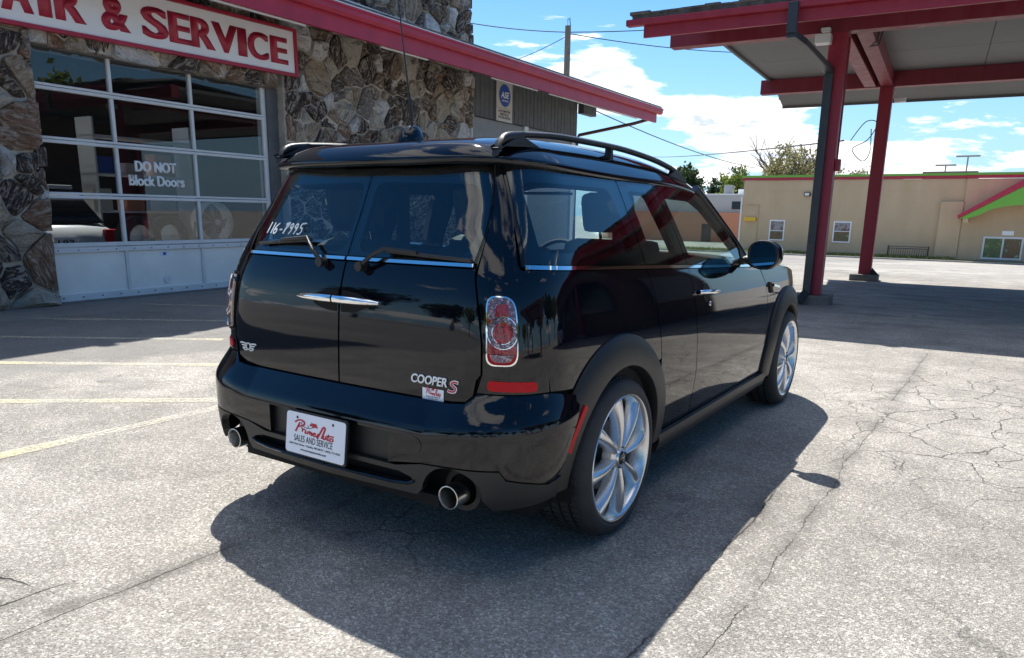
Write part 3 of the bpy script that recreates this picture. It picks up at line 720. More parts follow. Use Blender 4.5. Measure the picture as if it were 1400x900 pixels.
for ch, a, b in (('R', -1.52, -1.18), ('E', -1.12, -0.82), ('P', -0.74, -0.42), ('A', -0.32, -0.01), ('I', 0.09, 0.20), ('R', 0.28, 0.61), ('&', 0.85, 1.19), ('S', 1.40, 1.75), ('E', 1.80, 2.10), ('R', 2.15, 2.50), ('V', 2.50, 2.91), ('I', 2.95, 3.07), ('C', 3.13, 3.49), ('E', 3.57, 3.88)):
    stext(ch, a, b)

# --- round blue badge sign on the siding
ase = empty('badge_sign', W(10.8, 0.0, 3.34)); tag(ase, 'narrow beige sign with a blue toothed badge on the grey siding', 'sign')
AI = Matrix.Translation(-W(10.8, 0.0, 3.34)); AL = AI @ WM
sbox('sign_panel', (10.46, 11.19, 0.012, 0.032, 3.34, 4.24), 'beige_sign', ase, AL)
m = MB(); ringp = []
for i in range(48):
    r = 0.27 if i % 2 == 0 else 0.235; t = 2*math.pi*i/48; ringp.append(AL @ Vector((10.83+r*math.cos(t)*1.02, 0.034, 3.93+r*math.sin(t)*0.98)))
m.prism(ringp, AL.to_3x3() @ Vector((0, 0.006, 0))); m.build('blue_badge', 'blue_sign', ase)
def atext(s, s0, s1, z0, z1, off, mat, bold=0.02, shear=0.0):
    text_mesh('badge_lettering', s, s1-s0, z1-z0, mat, ase, AI @ frame(W(s0, off, z0), WD, (0, 0, 1)), 0.002, bold, shear)
atext('ASE', 10.64, 11.02, 3.87, 4.02, 0.042, 'white_letter', 0.04, 0.2); atext('CERTIFIED', 10.68, 10.98, 3.79, 3.83, 0.042, 'white_letter')
atext('AUTOMOTIVE', 10.55, 11.10, 3.545, 3.60, 0.033, 'ink_black'); atext('SERVICE', 10.62, 11.02, 3.475, 3.53, 0.033, 'ink_black'); atext('EXCELLENCE', 10.55, 11.10, 3.405, 3.46, 0.033, 'ink_black')
sbox('rule_line', (10.53, 11.12, 0.033, 0.036, 3.635, 3.64), 'ink_black', ase, AL)

# --- things standing in the bay
def loc_box(mb, *b): mb.box(*b, mtx=None)
bay = Matrix.Translation(W(0.55, -1.6, 0.0)); 
fan = empty('drum_fan', W(2.95, -0.75, 0.02)); tag(fan, 'round wire drum fan standing behind the right-hand garage panes', 'fan')
fr = Matrix(((0.2, 0.98, 0), (0.98, -0.2, 0), (0, 0, 1))).to_4x4()
Z90 = Matrix.Rotation(math.atan2(WN.y, WN.x), 4, 'Z')
m = MB(); m.lathe([(0.30, -0.12), (0.315, -0.12), (0.315, 0.12), (0.30, 0.12)], 32, Matrix.Translation((0, 0, 0.98)) @ Z90, closed=True); m.build('drum', 'alu_frame', fan, smooth=False)
m = MB()
for k in range(8):
    rr_ = 0.04+k*0.036
    m.tube([Vector((0, 0, 0.98)) + Z90 @ Vector((0.125, rr_*math.cos(t*math.pi/12), rr_*math.sin(t*math.pi/12))) for t in range(25)], 0.003, 4, cap=False)
for k in range(12):
    a = math.pi*k/6; m.tube([Vector((0, 0, 0.98)) + Z90 @ Vector((0.125, 0, 0)), Vector((0, 0, 0.98)) + Z90 @ Vector((0.125, 0.30*math.cos(a), 0.30*math.sin(a)))], 0.003, 4)
m.lathe([(0.0, 0.135), (0.05, 0.135), (0.05, 0.12)], 16, Matrix.Translation((0, 0, 0.98)) @ Z90); m.build('grille', 'alu_frame', fan)
m = MB()
for k in range(4):
    a = math.pi*k/2; c, s_ = math.cos(a), math.sin(a)
    q = [Z90 @ Vector(v) for v in ((0.03, 0.05*c, 0.05*s_), (0.05, 0.27*c-0.08*s_, 0.27*s_+0.08*c), (-0.03, 0.25*c+0.10*s_, 0.25*s_-0.10*c))]
    m.prism([v+Vector((0, 0, 0.98)) for v in q], (0.004, 0, 0))
m.build('blade', 'grey_panel', fan)
m = MB(); m.tube([(0, 0.33, 0.98), (0, 0.33, 0.05)], 0.015, 6); m.tube([(0, -0.33, 0.98), (0, -0.33, 0.05)], 0.015, 6); m.box(-0.25, 0.25, -0.35, 0.35, 0.0, 0.04); m.build('stand', 'grey_panel', fan)

def bay_tyre(s, o, z, lab, up=False):
    e = empty('spare_tyre', W(s, o, z)); tag(e, lab, 'tyre', 'tyres lying about in the bay')
    rot = Matrix.Rotation(R(90), 4, 'Y') if up else Z90
    m = MB(); m.lathe([(0.20, -0.10), (0.29, -0.11), (0.325, -0.07), (0.325, 0.07), (0.29, 0.11), (0.20, 0.10)], 28, Matrix.Translation((0, 0, 0.11 if up else 0.325)) @ rot, closed=True); m.build('tread', 'rubber', e, auto=40)
    if not up: m = MB(); m.lathe([(0, 0.04), (0.19, 0.05), (0.205, 0.09)], 24, Matrix.Translation((0, 0, 0.325)) @ rot); m.build('rim', 'alloy_silver', e, auto=40)
bay_tyre(1.55, -0.62, 0.45, 'wheel standing upright on the bench behind the middle panes of the door')
bay_tyre(2.05, -0.66, 0.45, 'wheel standing on the bench just left of the drum fan')
wb = empty('work_bench', W(1.8, -0.85, 0.02)); wb.rotation_euler = (0, 0, math.atan2(WD.y, WD.x)); tag(wb, 'low steel bench inside the bay behind the middle panes', 'bench')
MB().box(-0.55, 0.75, -0.02, 0.45, 0.39, 0.43).build('top', 'grey_panel', wb, bevel=.005)
for x in (-0.52, 0.68):
    for y in (0.0, 0.40): MB().box(x, x+0.04, y, y+0.04, 0, 0.388).build('leg', 'grey_panel', wb)
sf = empty('shelf_rack', W(3.0, -2.6, 0.02)); sf.rotation_euler = (0, 0, math.atan2(WD.y, WD.x)); tag(sf, 'steel shelf rack with boxes deep inside the bay, right side', 'shelf')
for z in (0.5, 1.1, 1.7, 2.3): MB().box(-0.9, 0.9, -0.2, 0.25, z, z+0.03).build('shelf', 'white_metal', sf)
for x in (-0.9, 0.87): MB().box(x, x+0.03, -0.2, 0.25, 0, 2.6).build('upright', 'white_metal', sf)
rb_ = random.Random(3)
for i in range(9):
    x = -0.8+(i % 3)*0.55+rb_.uniform(0, .1); z = (0.53, 1.13, 1.73)[i//3]; h = rb_.uniform(.15, .4)
    o = MB().box(-.16, .16, -.14, .14, 0, h).build('parts_box', ('orange_wall', 'pale_wall', 'blue_sign', 'beige_sign')[i % 4], None, bevel=.006); o.location = W(3.0+x, -2.6, 0.02+z+.001); o.rotation_euler = sf.rotation_euler
    tag(o, '%s parts box on the %s shelf of the rack in the bay, %s' % (('orange', 'pale grey', 'blue', 'beige')[i % 4], ('lower', 'middle', 'upper')[i//3], ('left', 'centre', 'right')[i % 3]), 'box', 'parts boxes on the shelf rack')

def simple_car(name, loc, rz, paint, label, group=None, plate=None):
    """ordinary parked car seen only dimly (in the bay and in reflections): lofted body, glass, wheels, lamps"""
    root = empty(name, loc, rz); tag(root, label, 'car', group)
    st = [(-2.25, .55, .45, .72), (-2.15, .80, .28, .88), (-1.7, .88, .22, .97), (-0.9, .90, .20, .98), (0, .90, .20, .96), (0.9, .89, .20, .95), (1.6, .86, .22, .88), (2.1, .76, .28, .74), (2.28, .50, .42, .62)]
    V = []; F = []
    for y, w, z0, z1 in st:
        for x, z in ((-w*.9, z0), (-w, z0+(z1-z0)*.35), (-w, z0+(z1-z0)*.7), (-w*.88, z1), (-w*.4, z1+.03), (w*.4, z1+.03), (w*.88, z1), (w, z0+(z1-z0)*.7), (w, z0+(z1-z0)*.35), (w*.9, z0)): V.append((x, y, z))
    for i in range(len(st)-1):
        for k in range(10): F.append((i*10+k, i*10+(k+1) % 10, (i+1)*10+(k+1) % 10, (i+1)*10+k))
    F += [tuple(range(10)), tuple(range((len(st)-1)*10, len(st)*10))[::-1]]
    MB().add(V, F).build('body', paint, root, auto=50)
    cs = [(-2.0, .76, .96, .98), (-1.55, .66, 1.0, 1.40), (-0.6, .66, 1.0, 1.49), (0.2, .66, 1.0, 1.46), (1.15, .78, .93, .96)]
    V = []; F = []
    for y, w, z0, z1 in cs: V += [(-w-.08*(z1 > 1.1), y, z0), (-w*.92, y, z1), (w*.92, y, z1), (w+.08*(z1 > 1.1), y, z0)]
    for i in range(4):
        for k in range(4): F.append((i*4+k, i*4+(k+1) % 4, (i+1)*4+(k+1) % 4, (i+1)*4+k))
    F += [(0, 1, 2, 3), (16, 17, 18, 19)]
    MB().add(V, F).build('cabin_glass', 'black_gloss', root, auto=50)
    MB().box(-.58, .58, -1.5, .15, 1.44, 1.50).build('roof_panel', paint, root, bevel=.02)
    for sx in (-1, 1):
        for y in (-1.35, 1.4):
            m = MB(); m.lathe([(0, .10), (.20, .10), (.22, .11), (.30, .11), (.33, .08), (.33, -.08), (.30, -.11), (0, -.1)], 24, Matrix.Translation((sx*.80, y, .33)) @ (Matrix.Identity(4) if sx > 0 else Matrix.Rotation(math.pi, 4, 'Z')))
            w_ = m.build('wheel', 'rubber', root, auto=40)
            m = MB(); m.lathe([(0, .112), (.21, .112)], 24, Matrix.Translation((sx*.80, y, .33)) @ (Matrix.Identity(4) if sx > 0 else Matrix.Rotation(math.pi, 4, 'Z'))); m.build('rim', 'alloy_silver', w_)
        MB().box(sx*.62-.16, sx*.62+.16, 2.02, 2.19, .62, .74).build('headlight', 'lens_clear', root, bevel=.03)
        MB().box(sx*.68-.10, sx*.68+.10, -2.26, -2.10, .66, .88).build('tail_light', 'lens_red', root, bevel=.03)
    MB().box(-.45, .45, 2.15, 2.27, .40, .58).build('grille', 'black_plastic', root, bevel=.02)
    if plate:
        MB().box(-.16, .16, -2.275, -2.262, .62, .78).build('number_plate', 'white_plate', root)
        text_mesh('plate_lettering', plate, .22, .08, 'ink_black', root, frame((-.11, -2.277, .66), (1, 0, 0), (0, 0, 1)), .002, .02)
    return root
simple_car('parked_car', W(0.75, -3.2, 0.02), math.atan2(WD.y, WD.x)-R(2), 'white_car_paint', 'white car standing inside the shop behind the left garage panes', plate='183')

# ================================================================== CANOPY
EX = Vector((0.9976, 0.0698, 0)); EY = Vector((-0.0698, 0.9976, 0))
def canopy(root, ox, right_end, cols, front, back, left):
    """everything in the canopy's own frame: X along the fascia, Y away from the camera; root holds the transform"""
    XR = right_end; beam0 = left+0.07; beam1 = left+0.36; cl = left+0.65
    yb = [y for y in sorted(set(c[1] for c in cols))]
    # beams along X over each column row
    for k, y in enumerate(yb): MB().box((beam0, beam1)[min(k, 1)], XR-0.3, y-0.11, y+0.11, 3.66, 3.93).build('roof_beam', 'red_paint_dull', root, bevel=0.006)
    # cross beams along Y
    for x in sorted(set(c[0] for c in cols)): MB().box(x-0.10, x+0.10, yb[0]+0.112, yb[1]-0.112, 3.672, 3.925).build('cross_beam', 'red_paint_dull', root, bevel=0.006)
    for x, y in cols:
        c = MB().box(x-0.115, x+0.115, y-0.115, y+0.115, 0.13, 3.658).build('column', 'canopy_red', root, bevel=0.008)
        MB().box(x-0.26, x+0.26, y-0.24, y+0.24, -0.02, 0.128).build('footing', 'concrete_dark', root, bevel=0.02)
    # ceiling in long panels with recessed joints
    x = cl
    rows = [(yb[0]+0.02, yb[0]+1.25), (yb[0]+1.26, yb[0]+3.0), (yb[0]+3.01, yb[1]+0.0)]
    while x < XR-0.5:
        x2 = min(x+3.6, XR-0.4)
        for a, b in rows: MB().box(x, x2-0.012, a, b, 3.932, 3.95).build('ceiling_panel', 'soffit_grey', root)
        x = x2
    MB().box(cl-0.10, XR-0.36, yb[0]-0.1, yb[1]+0.1, 3.952, 3.97).build('deck', 'soffit_grey', root)
    # sloping eaves front and back
    def eave(y0, z0, y1, z1, name, mat, t=0.02, l=cl-0.1):
        V = [(x, y, z) for x in (l, XR-0.2) for y, z in ((y0, z0), (y1, z1), (y1, z1+t), (y0, z0+t))]
        MB().add(V, [(0, 1, 2, 3), (7, 6, 5, 4), (0, 4, 5, 1), (1, 5, 6, 2), (2, 6, 7, 3), (3, 7, 4, 0)]).build(name, mat, root)
    eave(yb[1]+0.115, 3.90, back-0.03, 3.60, 'rear_soffit', 'soffit_grey')
    eave(front+0.05, 3.56, yb[0]-0.115, 3.90, 'front_soffit', 'soffit_grey')
    MB().box(cl-0.10, XR, back-0.03, back, 3.55, 3.72).build('rear_fascia', 'soffit_grey', root)
    MB().box(cl-0.15, cl-0.1, yb[0]+0.12, yb[1]+0.1, 3.90, 3.98).build('end_trim', 'soffit_grey', root)
    # front fascia board and gutter above it
    MB().box(left+0.20, XR, front, front+0.05, 3.50, 3.64).build('fascia_board', 'canopy_red', root, bevel=0.004)
    MB().box(left-0.02, XR+0.1, front-0.09, front+0.03, 3.642, 3.72).build('gutter', 'canopy_red', root, bevel=0.012)
    # shingled roof, low gable: sheet plus courses of tabs along the front edge
    mid = (front+back)/2
    V = [(left+0.05, front-0.04, 3.73), (XR, front-0.04, 3.73), (XR, mid, 4.62), (left+3.4, mid, 4.62), (cl-0.2, back, 3.74), (XR, back, 3.74)]
    V += [(a, b, c+0.05) for a, b, c in V]
    MB().add(V, [(0, 1, 2, 3), (3, 2, 5, 4), (6, 9, 8, 7), (9, 10, 11, 8), (0, 6, 7, 1), (4, 5, 11, 10), (0, 3, 9, 6), (3, 4, 10, 9), (1, 7, 8, 2), (2, 8, 11, 5)]).build('roof_sheet', 'roof_shingle', root)
    rn = random.Random(2); x = left+0.02; sh = MB()
    while x < min(XR, left+9):
        w = rn.uniform(0.16, 0.30)
        for q in range(5):
            y = front-0.06+q*0.17; z = 3.775+(y-front+0.06)*0.22
            sh.box(x+q*0.08, x+q*0.08+w-0.02, y, y+0.2, z, z+rn.uniform(0.012, 0.04))
        x += w
    tag(sh.build('shingle_tabs', 'roof_shingle', root), kind='stuff')
can = empty('canopy', (0, 0, 0)); can.rotation_euler = (0, 0, math.atan2(EX.y, EX.x)); tag(can, 'red framed drive-through canopy on square posts with grey ceiling at right', 'canopy')
CY = 8.97
canopy(can, 0, 16.0, [(0.313, CY), (0.60, 13.99), (7.2, CY), (7.4, 13.99)], CY-1.60, 15.35, -2.10)
m = MB()
for x, y in ((0.313, CY), (0.60, 13.99)):
    for z in (3.40, 3.55):
        for dx in (-0.06, 0.06): m.box(x+dx-0.012, x+dx+0.012, y-0.128, y-0.115, z, z+0.024)
tag(m.build('bolt_head', 'canopy_red', can), kind='stuff')
# downlight, downspout, junction boxes and cables belong to the canopy
m = MB(); m.lathe([(0, -0.03), (0.12, -0.03), (0.14, 0.0)], 24, Matrix.Translation((-0.75, CY+0.55, 3.93)) @ Matrix.Rotation(R(-90), 4, 'Y')); m.build('ceiling_light', 'lamp_lens', can, smooth=True)
dsx = 0.313-0.165
def sq(mb, a, b, w=0.055, d=0.04):
    a = Vector(a); b = Vector(b); dr = (b-a).normalized(); sd = dr.cross(Vector((0, 1, 0))).normalized() if abs(dr.y) < 0.9 else Vector((1, 0, 0)); fw = dr.cross(sd).normalized()
    V = []
    for p in (a-dr*0.01, b+dr*0.01):
        for i, j in ((-1, -1), (1, -1), (1, 1), (-1, 1)): V.append(p+sd*w*i+fw*d*j)
    mb.add(V, [(0, 1, 2, 3), (7, 6, 5, 4)]+[(k, (k+1) % 4, 4+(k+1) % 4, 4+k) for k in range(4)])
m = MB(); fy = CY-1.60-0.14; py_ = CY-0.165
sq(m, (0.00, fy, 3.68), (0.00, fy, 3.36)); sq(m, (0.0, fy, 3.34), (0.08, fy+0.30, 3.30)); sq(m, (0.08, fy+0.30, 3.30), (0.25, py_, 3.16)); sq(m, (0.25, py_, 3.15), (0.25, py_, 0.17)); sq(m, (0.25, py_, 0.17), (0.18, py_-0.16, 0.06))
m.build('downspout', 'downspout_dark', can, bevel=0.008)
m = MB(); m.box(0.04, 0.24, CY-0.30, CY-0.12, 3.50, 3.62); m.box(0.10, 0.22, CY-0.26, CY-0.12, 3.66, 3.70); m.build('junction_box', 'white_metal', can, bevel=0.01)
m = MB(); m.box(0.75, 0.95, 13.9, 14.06, 3.38, 3.46); m.tube([(0.72, 13.95, 3.66), (0.80, 13.95, 3.46)], 0.02, 6); m.build('floodlight', 'white_metal', can, bevel=0.01)
m = MB(); m.box(0.432, 0.50, CY-0.06, CY+0.06, 1.86, 2.02); m.tube([(0.45, CY-0.02, 2.02), (0.45, CY-0.02, 3.60)], 0.014, 6); m.build('switch_box', 'canopy_red', can, bevel=0.006)
m = MB()
for k in range(3):
    m.tube([(0.72+0.05*k, CY+0.6, 3.93), (0.68+0.03*k, CY+0.75, 3.70-0.04*k), (0.56, CY+1.2, 3.69), (0.60, CY+3.6, 3.70)], 0.012, 5)
m.build('cable', 'wire', can)
# debris heap at the foot of the far post
m = MB(); m.add([(0.70, 13.8, 0.12), (0.88, 13.8, 0.12), (0.74, 13.98, 0.12), (0.73, 13.86, 0.27)], [(0, 1, 3), (1, 2, 3), (2, 0, 3), (0, 2, 1)]); o = m.build('wedge_block', 'black_plastic'); o.rotation_euler = can.rotation_euler
tag(o, 'small dark wedge lying on the footing of the far canopy post', 'block')

store = empty('added_store', (10, 11.6, 0)); store.rotation_euler = (0, 0, math.atan2(EX.y, EX.x)); tag(store, 'added dark brick store, out of view under the canopy, mirrored in the car side', 'store')  # unseen store added so the car's side and garage panes reflect dark
MB().box(-5, 5, -1.9, 1.9, 0, 3.62).build('wall', 'dark_brick', store)
for k in range(4):
    fw_ = MB().box(-4.6+k*2.3, -2.7+k*2.3, -1.96, -1.905, 0.8 if k != 2 else 0.02, 2.5).build('window', 'tan_rail', store, bevel=0.01); MB().box(-4.52+k*2.3, -2.78+k*2.3, -1.975, -1.962, 0.9 if k != 2 else 0.1, 2.42).build('pane', 'black_gloss', fw_)
MB().box(-5.06, -5.005, -1.2, 1.2, 0.9, 2.4).build('window', 'tan_rail', store); MB().box(-5.1, 5.1, -2.0, -1.98, 2.8, 3.4).build('sign_band', 'grey_siding', store)

# second canopy added right of the camera, unseen, for the side glass to mirror
can2 = empty('canopy', (9.5, -5.5, 0)); can2.rotation_euler = (0, 0, R(4)); tag(can2, 'added second red canopy out of view to the right, mirrored in the side windows', 'canopy')
canopy(can2, 0, 10.5, [(1.5, 1.5), (1.5, 6.0), (8.0, 1.5), (8.0, 6.0)], 0.1, 7.4, -0.6)

# ================================================================== RESTAURANT ACROSS THE LOT
RY = 66.0; RB = -1.95
rest = empty('restaurant', (-8, RY, RB)); tag(rest, 'long tan stucco restaurant with green and red roof trim across the lot', 'restaurant')
RI = Matrix.Translation((8, -RY, -RB))
def rbox(name, b, mat, par=rest, bevel=0.0): return MB().box(*b, mtx=RI).build(name, mat, par, bevel=bevel)
rwall = rbox('wall', (-18.6, -1.45, RY, RY+16, RB-0.3, 4.28), 'tan_stucco'); rbox('wall', (-1.445, 14, RY-0.35, RY+16, RB-0.3, 4.26), 'tan_stucco')
rbox('pilaster', (-3.0, -1.46, RY-0.45, RY-0.01, RB-0.3, 2.55), 'tan_stucco', bevel=0.03)
for z, z2, y0, y1, mt, nm in ((4.30, 4.52, -0.10, 0.0, 'red_paint', 'red_trim'), (4.525, 4.70, -0.14, 0.3, 'green_paint', 'green_trim')):
    rbox(nm, (-18.75, -1.5, RY+y0, RY+0.25+y1, z, z2), mt); rbox(nm, (-1.495, 14.1, RY-0.36+y0, RY+y1, z, z2), mt)
# faint control joints and a ledge line
for z in (3.35,): rbox('joint', (-18.6, -1.46, RY-0.012, RY-0.001, z, z+0.04), 'tan_stucco'); rbox('joint', (-1.44, 14, RY-0.365, RY-0.351, z, z+0.04), 'tan_stucco')
for x in (-14.6, -11.2, -7.4): rbox('joint', (x, x+0.03, RY-0.011, RY-0.001, 3.4, 4.28), 'tan_stucco')
rbox('utility_pipe', (-17.2, -17.12, RY-0.08, RY-0.01, -1.5, 2.15), 'tan_stucco'); rbox('utility_pipe', (-18.3, -17.1, RY-0.08, RY-0.01, 2.16, 2.22), 'tan_stucco')
rbox('yellow_box', (-18.3, -17.25, RY-0.3, RY-0.02, 0.78, 1.12), 'yellow_paint', bevel=0.05)
def poster(x0, x1, z0, z1, split):
    p = rbox('poster', (x0, x1, RY-0.06, RY-0.013, z0, z1), 'sign_white')
    rbox('poster_picture', (x0+0.1, x1-0.1, RY-0.075, RY-0.062, split+0.03, z1-0.1), 'food_photo_grey', p); rbox('poster_picture', (x0+0.1, x1-0.1, RY-0.075, RY-0.062, z0+0.1, split-0.03), 'food_photo_warm', p)
    for c in p.children: c.matrix_parent_inverse = Matrix.Identity(4)
poster(-16.05, -14.75, -0.84, 0.92, 0.0); poster(-10.75, -9.35, -0.84, 0.90, 0.08)
m = MB(); m.box(-13.35, -12.85, RY-0.3, RY-0.01, 2.95, 3.25, RI); wl = m.build('wall_lamp', 'black_plastic', rest, bevel=0.03); rbox('lamp_lens', (-13.28, -12.92, RY-0.33, RY-0.301, 3.0, 3.2), 'lamp_lens', wl)
# gabled entrance awning with green arch
aw = MB()
P0 = (-1.62, 1.28); PK = (2.4, 3.75); P1 = (6.4, 1.28); th = 0.55
def sheet(mb, pts, y0, y1): mb.prism([RI @ Vector((a, y0, b)) for a, b in pts], (0, y1-y0, 0))
sheet(aw, [P0, PK, (PK[0], PK[1]+th), (P0[0]-0.1, P0[1]+0.22)], RY-2.0, RY-0.36); sheet(aw, [PK, P1, (P1[0]+0.1, P1[1]+0.22), (PK[0], PK[1]+th)], RY-2.0, RY-0.36)
aw.build('awning_roof', 'red_paint', rest)
ga = MB(); arc = [(-1.5, 1.30)]+[(2.4+2.9*math.cos(math.pi-math.pi*k/16), 1.05+1.25*math.sin(math.pi*k/16)) for k in range(17)]+[(6.3, 1.30), (2.4, 3.72)]
n = len(arc); V = [RI @ Vector((a, RY-1.95, b)) for a, b in arc]+[RI @ Vector((a, RY-1.85, b)) for a, b in arc]
Fg = []
for k in range(1, 17):   # strips from arch up to the gable line
    pass
def gab(x): return 3.72-abs(x-2.4)*(2.42/3.9)
Vg = []; Fg = []
xs_ = [-1.5, -1.0]+[2.4-2.9+5.8*k/20 for k in range(1, 20)]+[5.8, 6.3]
for x in xs_:
    q = (x-2.4)/2.9; lo = 1.05+1.25*math.sqrt(max(0, 1-q*q)) if abs(q) < 1 else 1.28
    lo = min(lo, gab(x)-0.01)
    for y in (RY-1.95, RY-1.85): Vg += [RI @ Vector((x, y, lo)), RI @ Vector((x, y, gab(x)+0.02))]
for k in range(len(xs_)-1):
    a = k*4; b = a+4; Fg += [(a, b, b+1, a+1), (a+2, a+3, b+3, b+2), (a, a+2, b+2, b), (a+1, b+1, b+3, a+3)]
MB().add(Vg, Fg).build('green_gable', 'green_paint', rest)
for x in (-1.3, 5.9): rbox('awning_post', (x, x+0.35, RY-1.84, RY-0.36, 1.0, 1.27), 'tan_stucco')
# service window with posters
wf = rbox('window', (0.15, 2.75, RY-0.45, RY-0.36, -1.72, -0.02), 'white_metal', bevel=0.02)
rbox('pane', (0.28, 1.40, RY-0.47, RY-0.452, -1.58, -0.16), 'menu_photo', wf); rbox('pane', (1.52, 2.62, RY-0.47, RY-0.452, -1.58, -0.16), 'food_photo_warm', wf)
rbox('window_sill', (-0.1, 3.0, RY-0.6, RY-0.36, RB, -1.76), 'curb')
rbox('number_sign', (1.3, 2.05, RY-0.40, RY-0.36, 0.10, 0.42), 'sign_white')
rbox('rooftop_unit', (-4.9, -1.0, RY+3, RY+6, 4.28, 5.0), 'grey_siding', bevel=0.03)
rbox('rooftop_vent', (-13.0, -12.6, RY+3, RY+3.4, 4.28, 4.95), 'grey_panel')
rbox('downpipe', (-18.75, -18.62, RY-0.1, RY, RB, 2.9), 'white_metal')
# kerb and grass strip in front
def strip(name, x0, x1, y0, y1, z0, z1, mat):
    o = MB().box(x0, x1, y0, y1, z0, z1).build(name, mat); tag(o, kind='structure'); return o
strip('kerb', -30, 14, 62.6, 62.85, gz(62.6)-0.2, gz(63)+0.13, 'curb'); strip('verge', -30, 14, 62.86, 65.99, -2.3, gz(63)+0.10, 'grass_blade')
rn = random.Random(8); V = []; F = []
for k in range(5200):
    x = rn.uniform(-24, -1.5); y = rn.uniform(62.9, 65.6); a = rn.uniform(0, 6.28); h = rn.uniform(0.08, 0.30); w = 0.05
    b = len(V); z = gz(63)+0.09; V += [(x-w*math.cos(a), y-w*math.sin(a), z), (x+w*math.cos(a), y+w*math.sin(a), z), (x+rn.uniform(-.08, .08), y+rn.uniform(-.08, .08), z+h)]; F.append((b, b+1, b+2))
tag(pyobj('grass', V, F, 'grass_blade'), 'patchy yellow green grass along the foot of the tan wall', 'grass', kind='stuff')
# black iron railing
rl = empty('railing', (-4.8, 64.8, -1.85)); tag(rl, 'black iron railing in front of the tan restaurant wall', 'railing')
def lb(name, b): MB().box(*b).build(name, 'tan_rail', rl)
for z in (0.05, 0.72, 0.86): lb('rail', (-1.35, 1.35, -0.03, 0.03, z, z+0.05))
for k in range(17): lb('baluster', (-1.30+k*0.1625-0.016, -1.30+k*0.1625+0.016, -0.016, 0.016, 0.102, 0.718))
for x in (-1.42, 1.42): lb('post', (x-0.05, x+0.05, -0.05, 0.05, -0.1, 0.95))

# small building further left
sb = empty('low_building', (-32, 88, -2)); tag(sb, 'low orange and grey building beyond the left end of the restaurant', 'building')
def sbx(name, b, mat): MB().box(*b).build(name, mat, sb, bevel=0.02)
sbx('wall', (-12, 10, 0, 12, 0, 3.6), 'orange_wall'); sbx('upper_wall', (-12, 10.1, 1.0, 12, 3.61, 5.6), 'pale_wall'); sbx('parapet_cap', (-12.1, 10.2, 0.9, 12, 5.61, 5.8), 'white_metal')
sbx('window', (5.2, 6.6, 0.93, 0.995, 4.0, 4.9), 'black_gloss'); sbx('door', (2.0, 3.2, -0.06, -0.005, 0, 2.2), 'black_gloss'); sbx('vent', (3.4, 4.4, 3, 4, 5.81, 6.9), 'grey_panel'); sbx('skylight', (5.2, 7.0, 3, 4, 5.81, 6.4), 'white_metal')

# ================================================================== POLES, WIRES, AREA LIGHTS
pole = empty('utility_pole', (-16.6, 30, 0)); tag(pole, 'weathered wooden utility pole rising behind the shop roof', 'utility pole')
MB().tube([(0, 0, 0), (0.02, 0, 9.72)], 0.17, 12, r2=0.135).build('pole_shaft', 'wood_pole', pole, smooth=True)
m = MB(); m.tube([(0, 0, 9.6), (0, 0, 10.0), (0.10, 0, 10.05), (0.14, 0, 9.7)], 0.02, 6); m.build('wire_bracket', 'wire', pole)
def wire(a, b, sag, label, r=0.022, grp='overhead wires crossing the sky'):
    a = Vector(a); b = Vector(b); pts = [a.lerp(b, t/16)-Vector((0, 0, sag*4*(t/16)*(1-t/16))) for t in range(17)]
    o = MB().tube(pts, r, 5).build('overhead_wire', 'wire'); tag(o, label, 'wire', grp)
def curvy(P, k=6):
    P = [Vector(p) for p in P]; q = []
    for i in range(len(P)-1):
        a = P[max(i-1, 0)]; b = P[i]; c = P[i+1]; d = P[min(i+2, len(P)-1)]
        for j in range(k): t = j/k; q.append(0.5*((2*b)+(c-a)*t+(2*a-5*b+4*c-d)*t*t+(3*b-a-3*c+d)*t**3))
    return q+[P[-1]]
PT = Vector((-16.6, 30, 9.45))
wire((-24.5, 27, 10.9), PT, 0.25, 'wire from behind the stone parapet to the top of the utility pole')
wire(PT, (-6.5, 50, 14.2), 0.5, 'upper wire running from the utility pole towards the canopy roof')
wire(PT-Vector((0, 0, 0.05)), (-6.0, 60, 13.6), 0.9, 'lower wire running from the utility pole behind the canopy')
wire(PT-Vector((0, 0, 0.15)), (-24.5, 34, 9.1), 0.2, 'thin wire slanting down left from the utility pole to the roof line', 0.016)
wire((-14.6, 28, 5.9), (-17.2, 64, 5.25), 0.35, 'wire descending from the shop eave towards the restaurant corner', 0.026)
wire((-34, 78, 7.6), (-1.22, 14.9, 2.80), 0.20, 'dark wire running low above the restaurant to the far canopy post', 0.018)
lp = MB().tube(curvy([(-1.05, 14.7, 2.78), (-0.75, 14.4, 3.1), (-0.52, 14.3, 3.05), (-0.66, 14.3, 2.75), (-0.98, 14.6, 2.6), (-0.75, 14.45, 2.35), (-0.6, 14.3, 2.5), (-0.62, 14.3, 2.95)]), 0.009, 6).build('wire_loop', 'wire'); tag(lp, 'loose loops of cable hanging beside the far canopy post', 'cable')
def area_light(x, y, top, head, label):
    e = empty('area_light', (x, y, -2)); tag(e, label, 'lamp post', 'tall area lights beyond the restaurant')
    MB().tube([(0, 0, 0), (0, 0, top+2)], 0.07, 8).build('pole_shaft', 'grey_panel', e, smooth=True); MB().box(-head, head, -0.2, 0.2, top+1.9, top+2.05).build('lamp_head', 'grey_panel', e, bevel=0.02)
area_light(-4.85, 90, 6.75, 0.95, 'shorter twin head area light, left above the rooftop unit'); area_light(-3.05, 92, 7.75, 1.1, 'taller twin head area light, right above the rooftop unit')

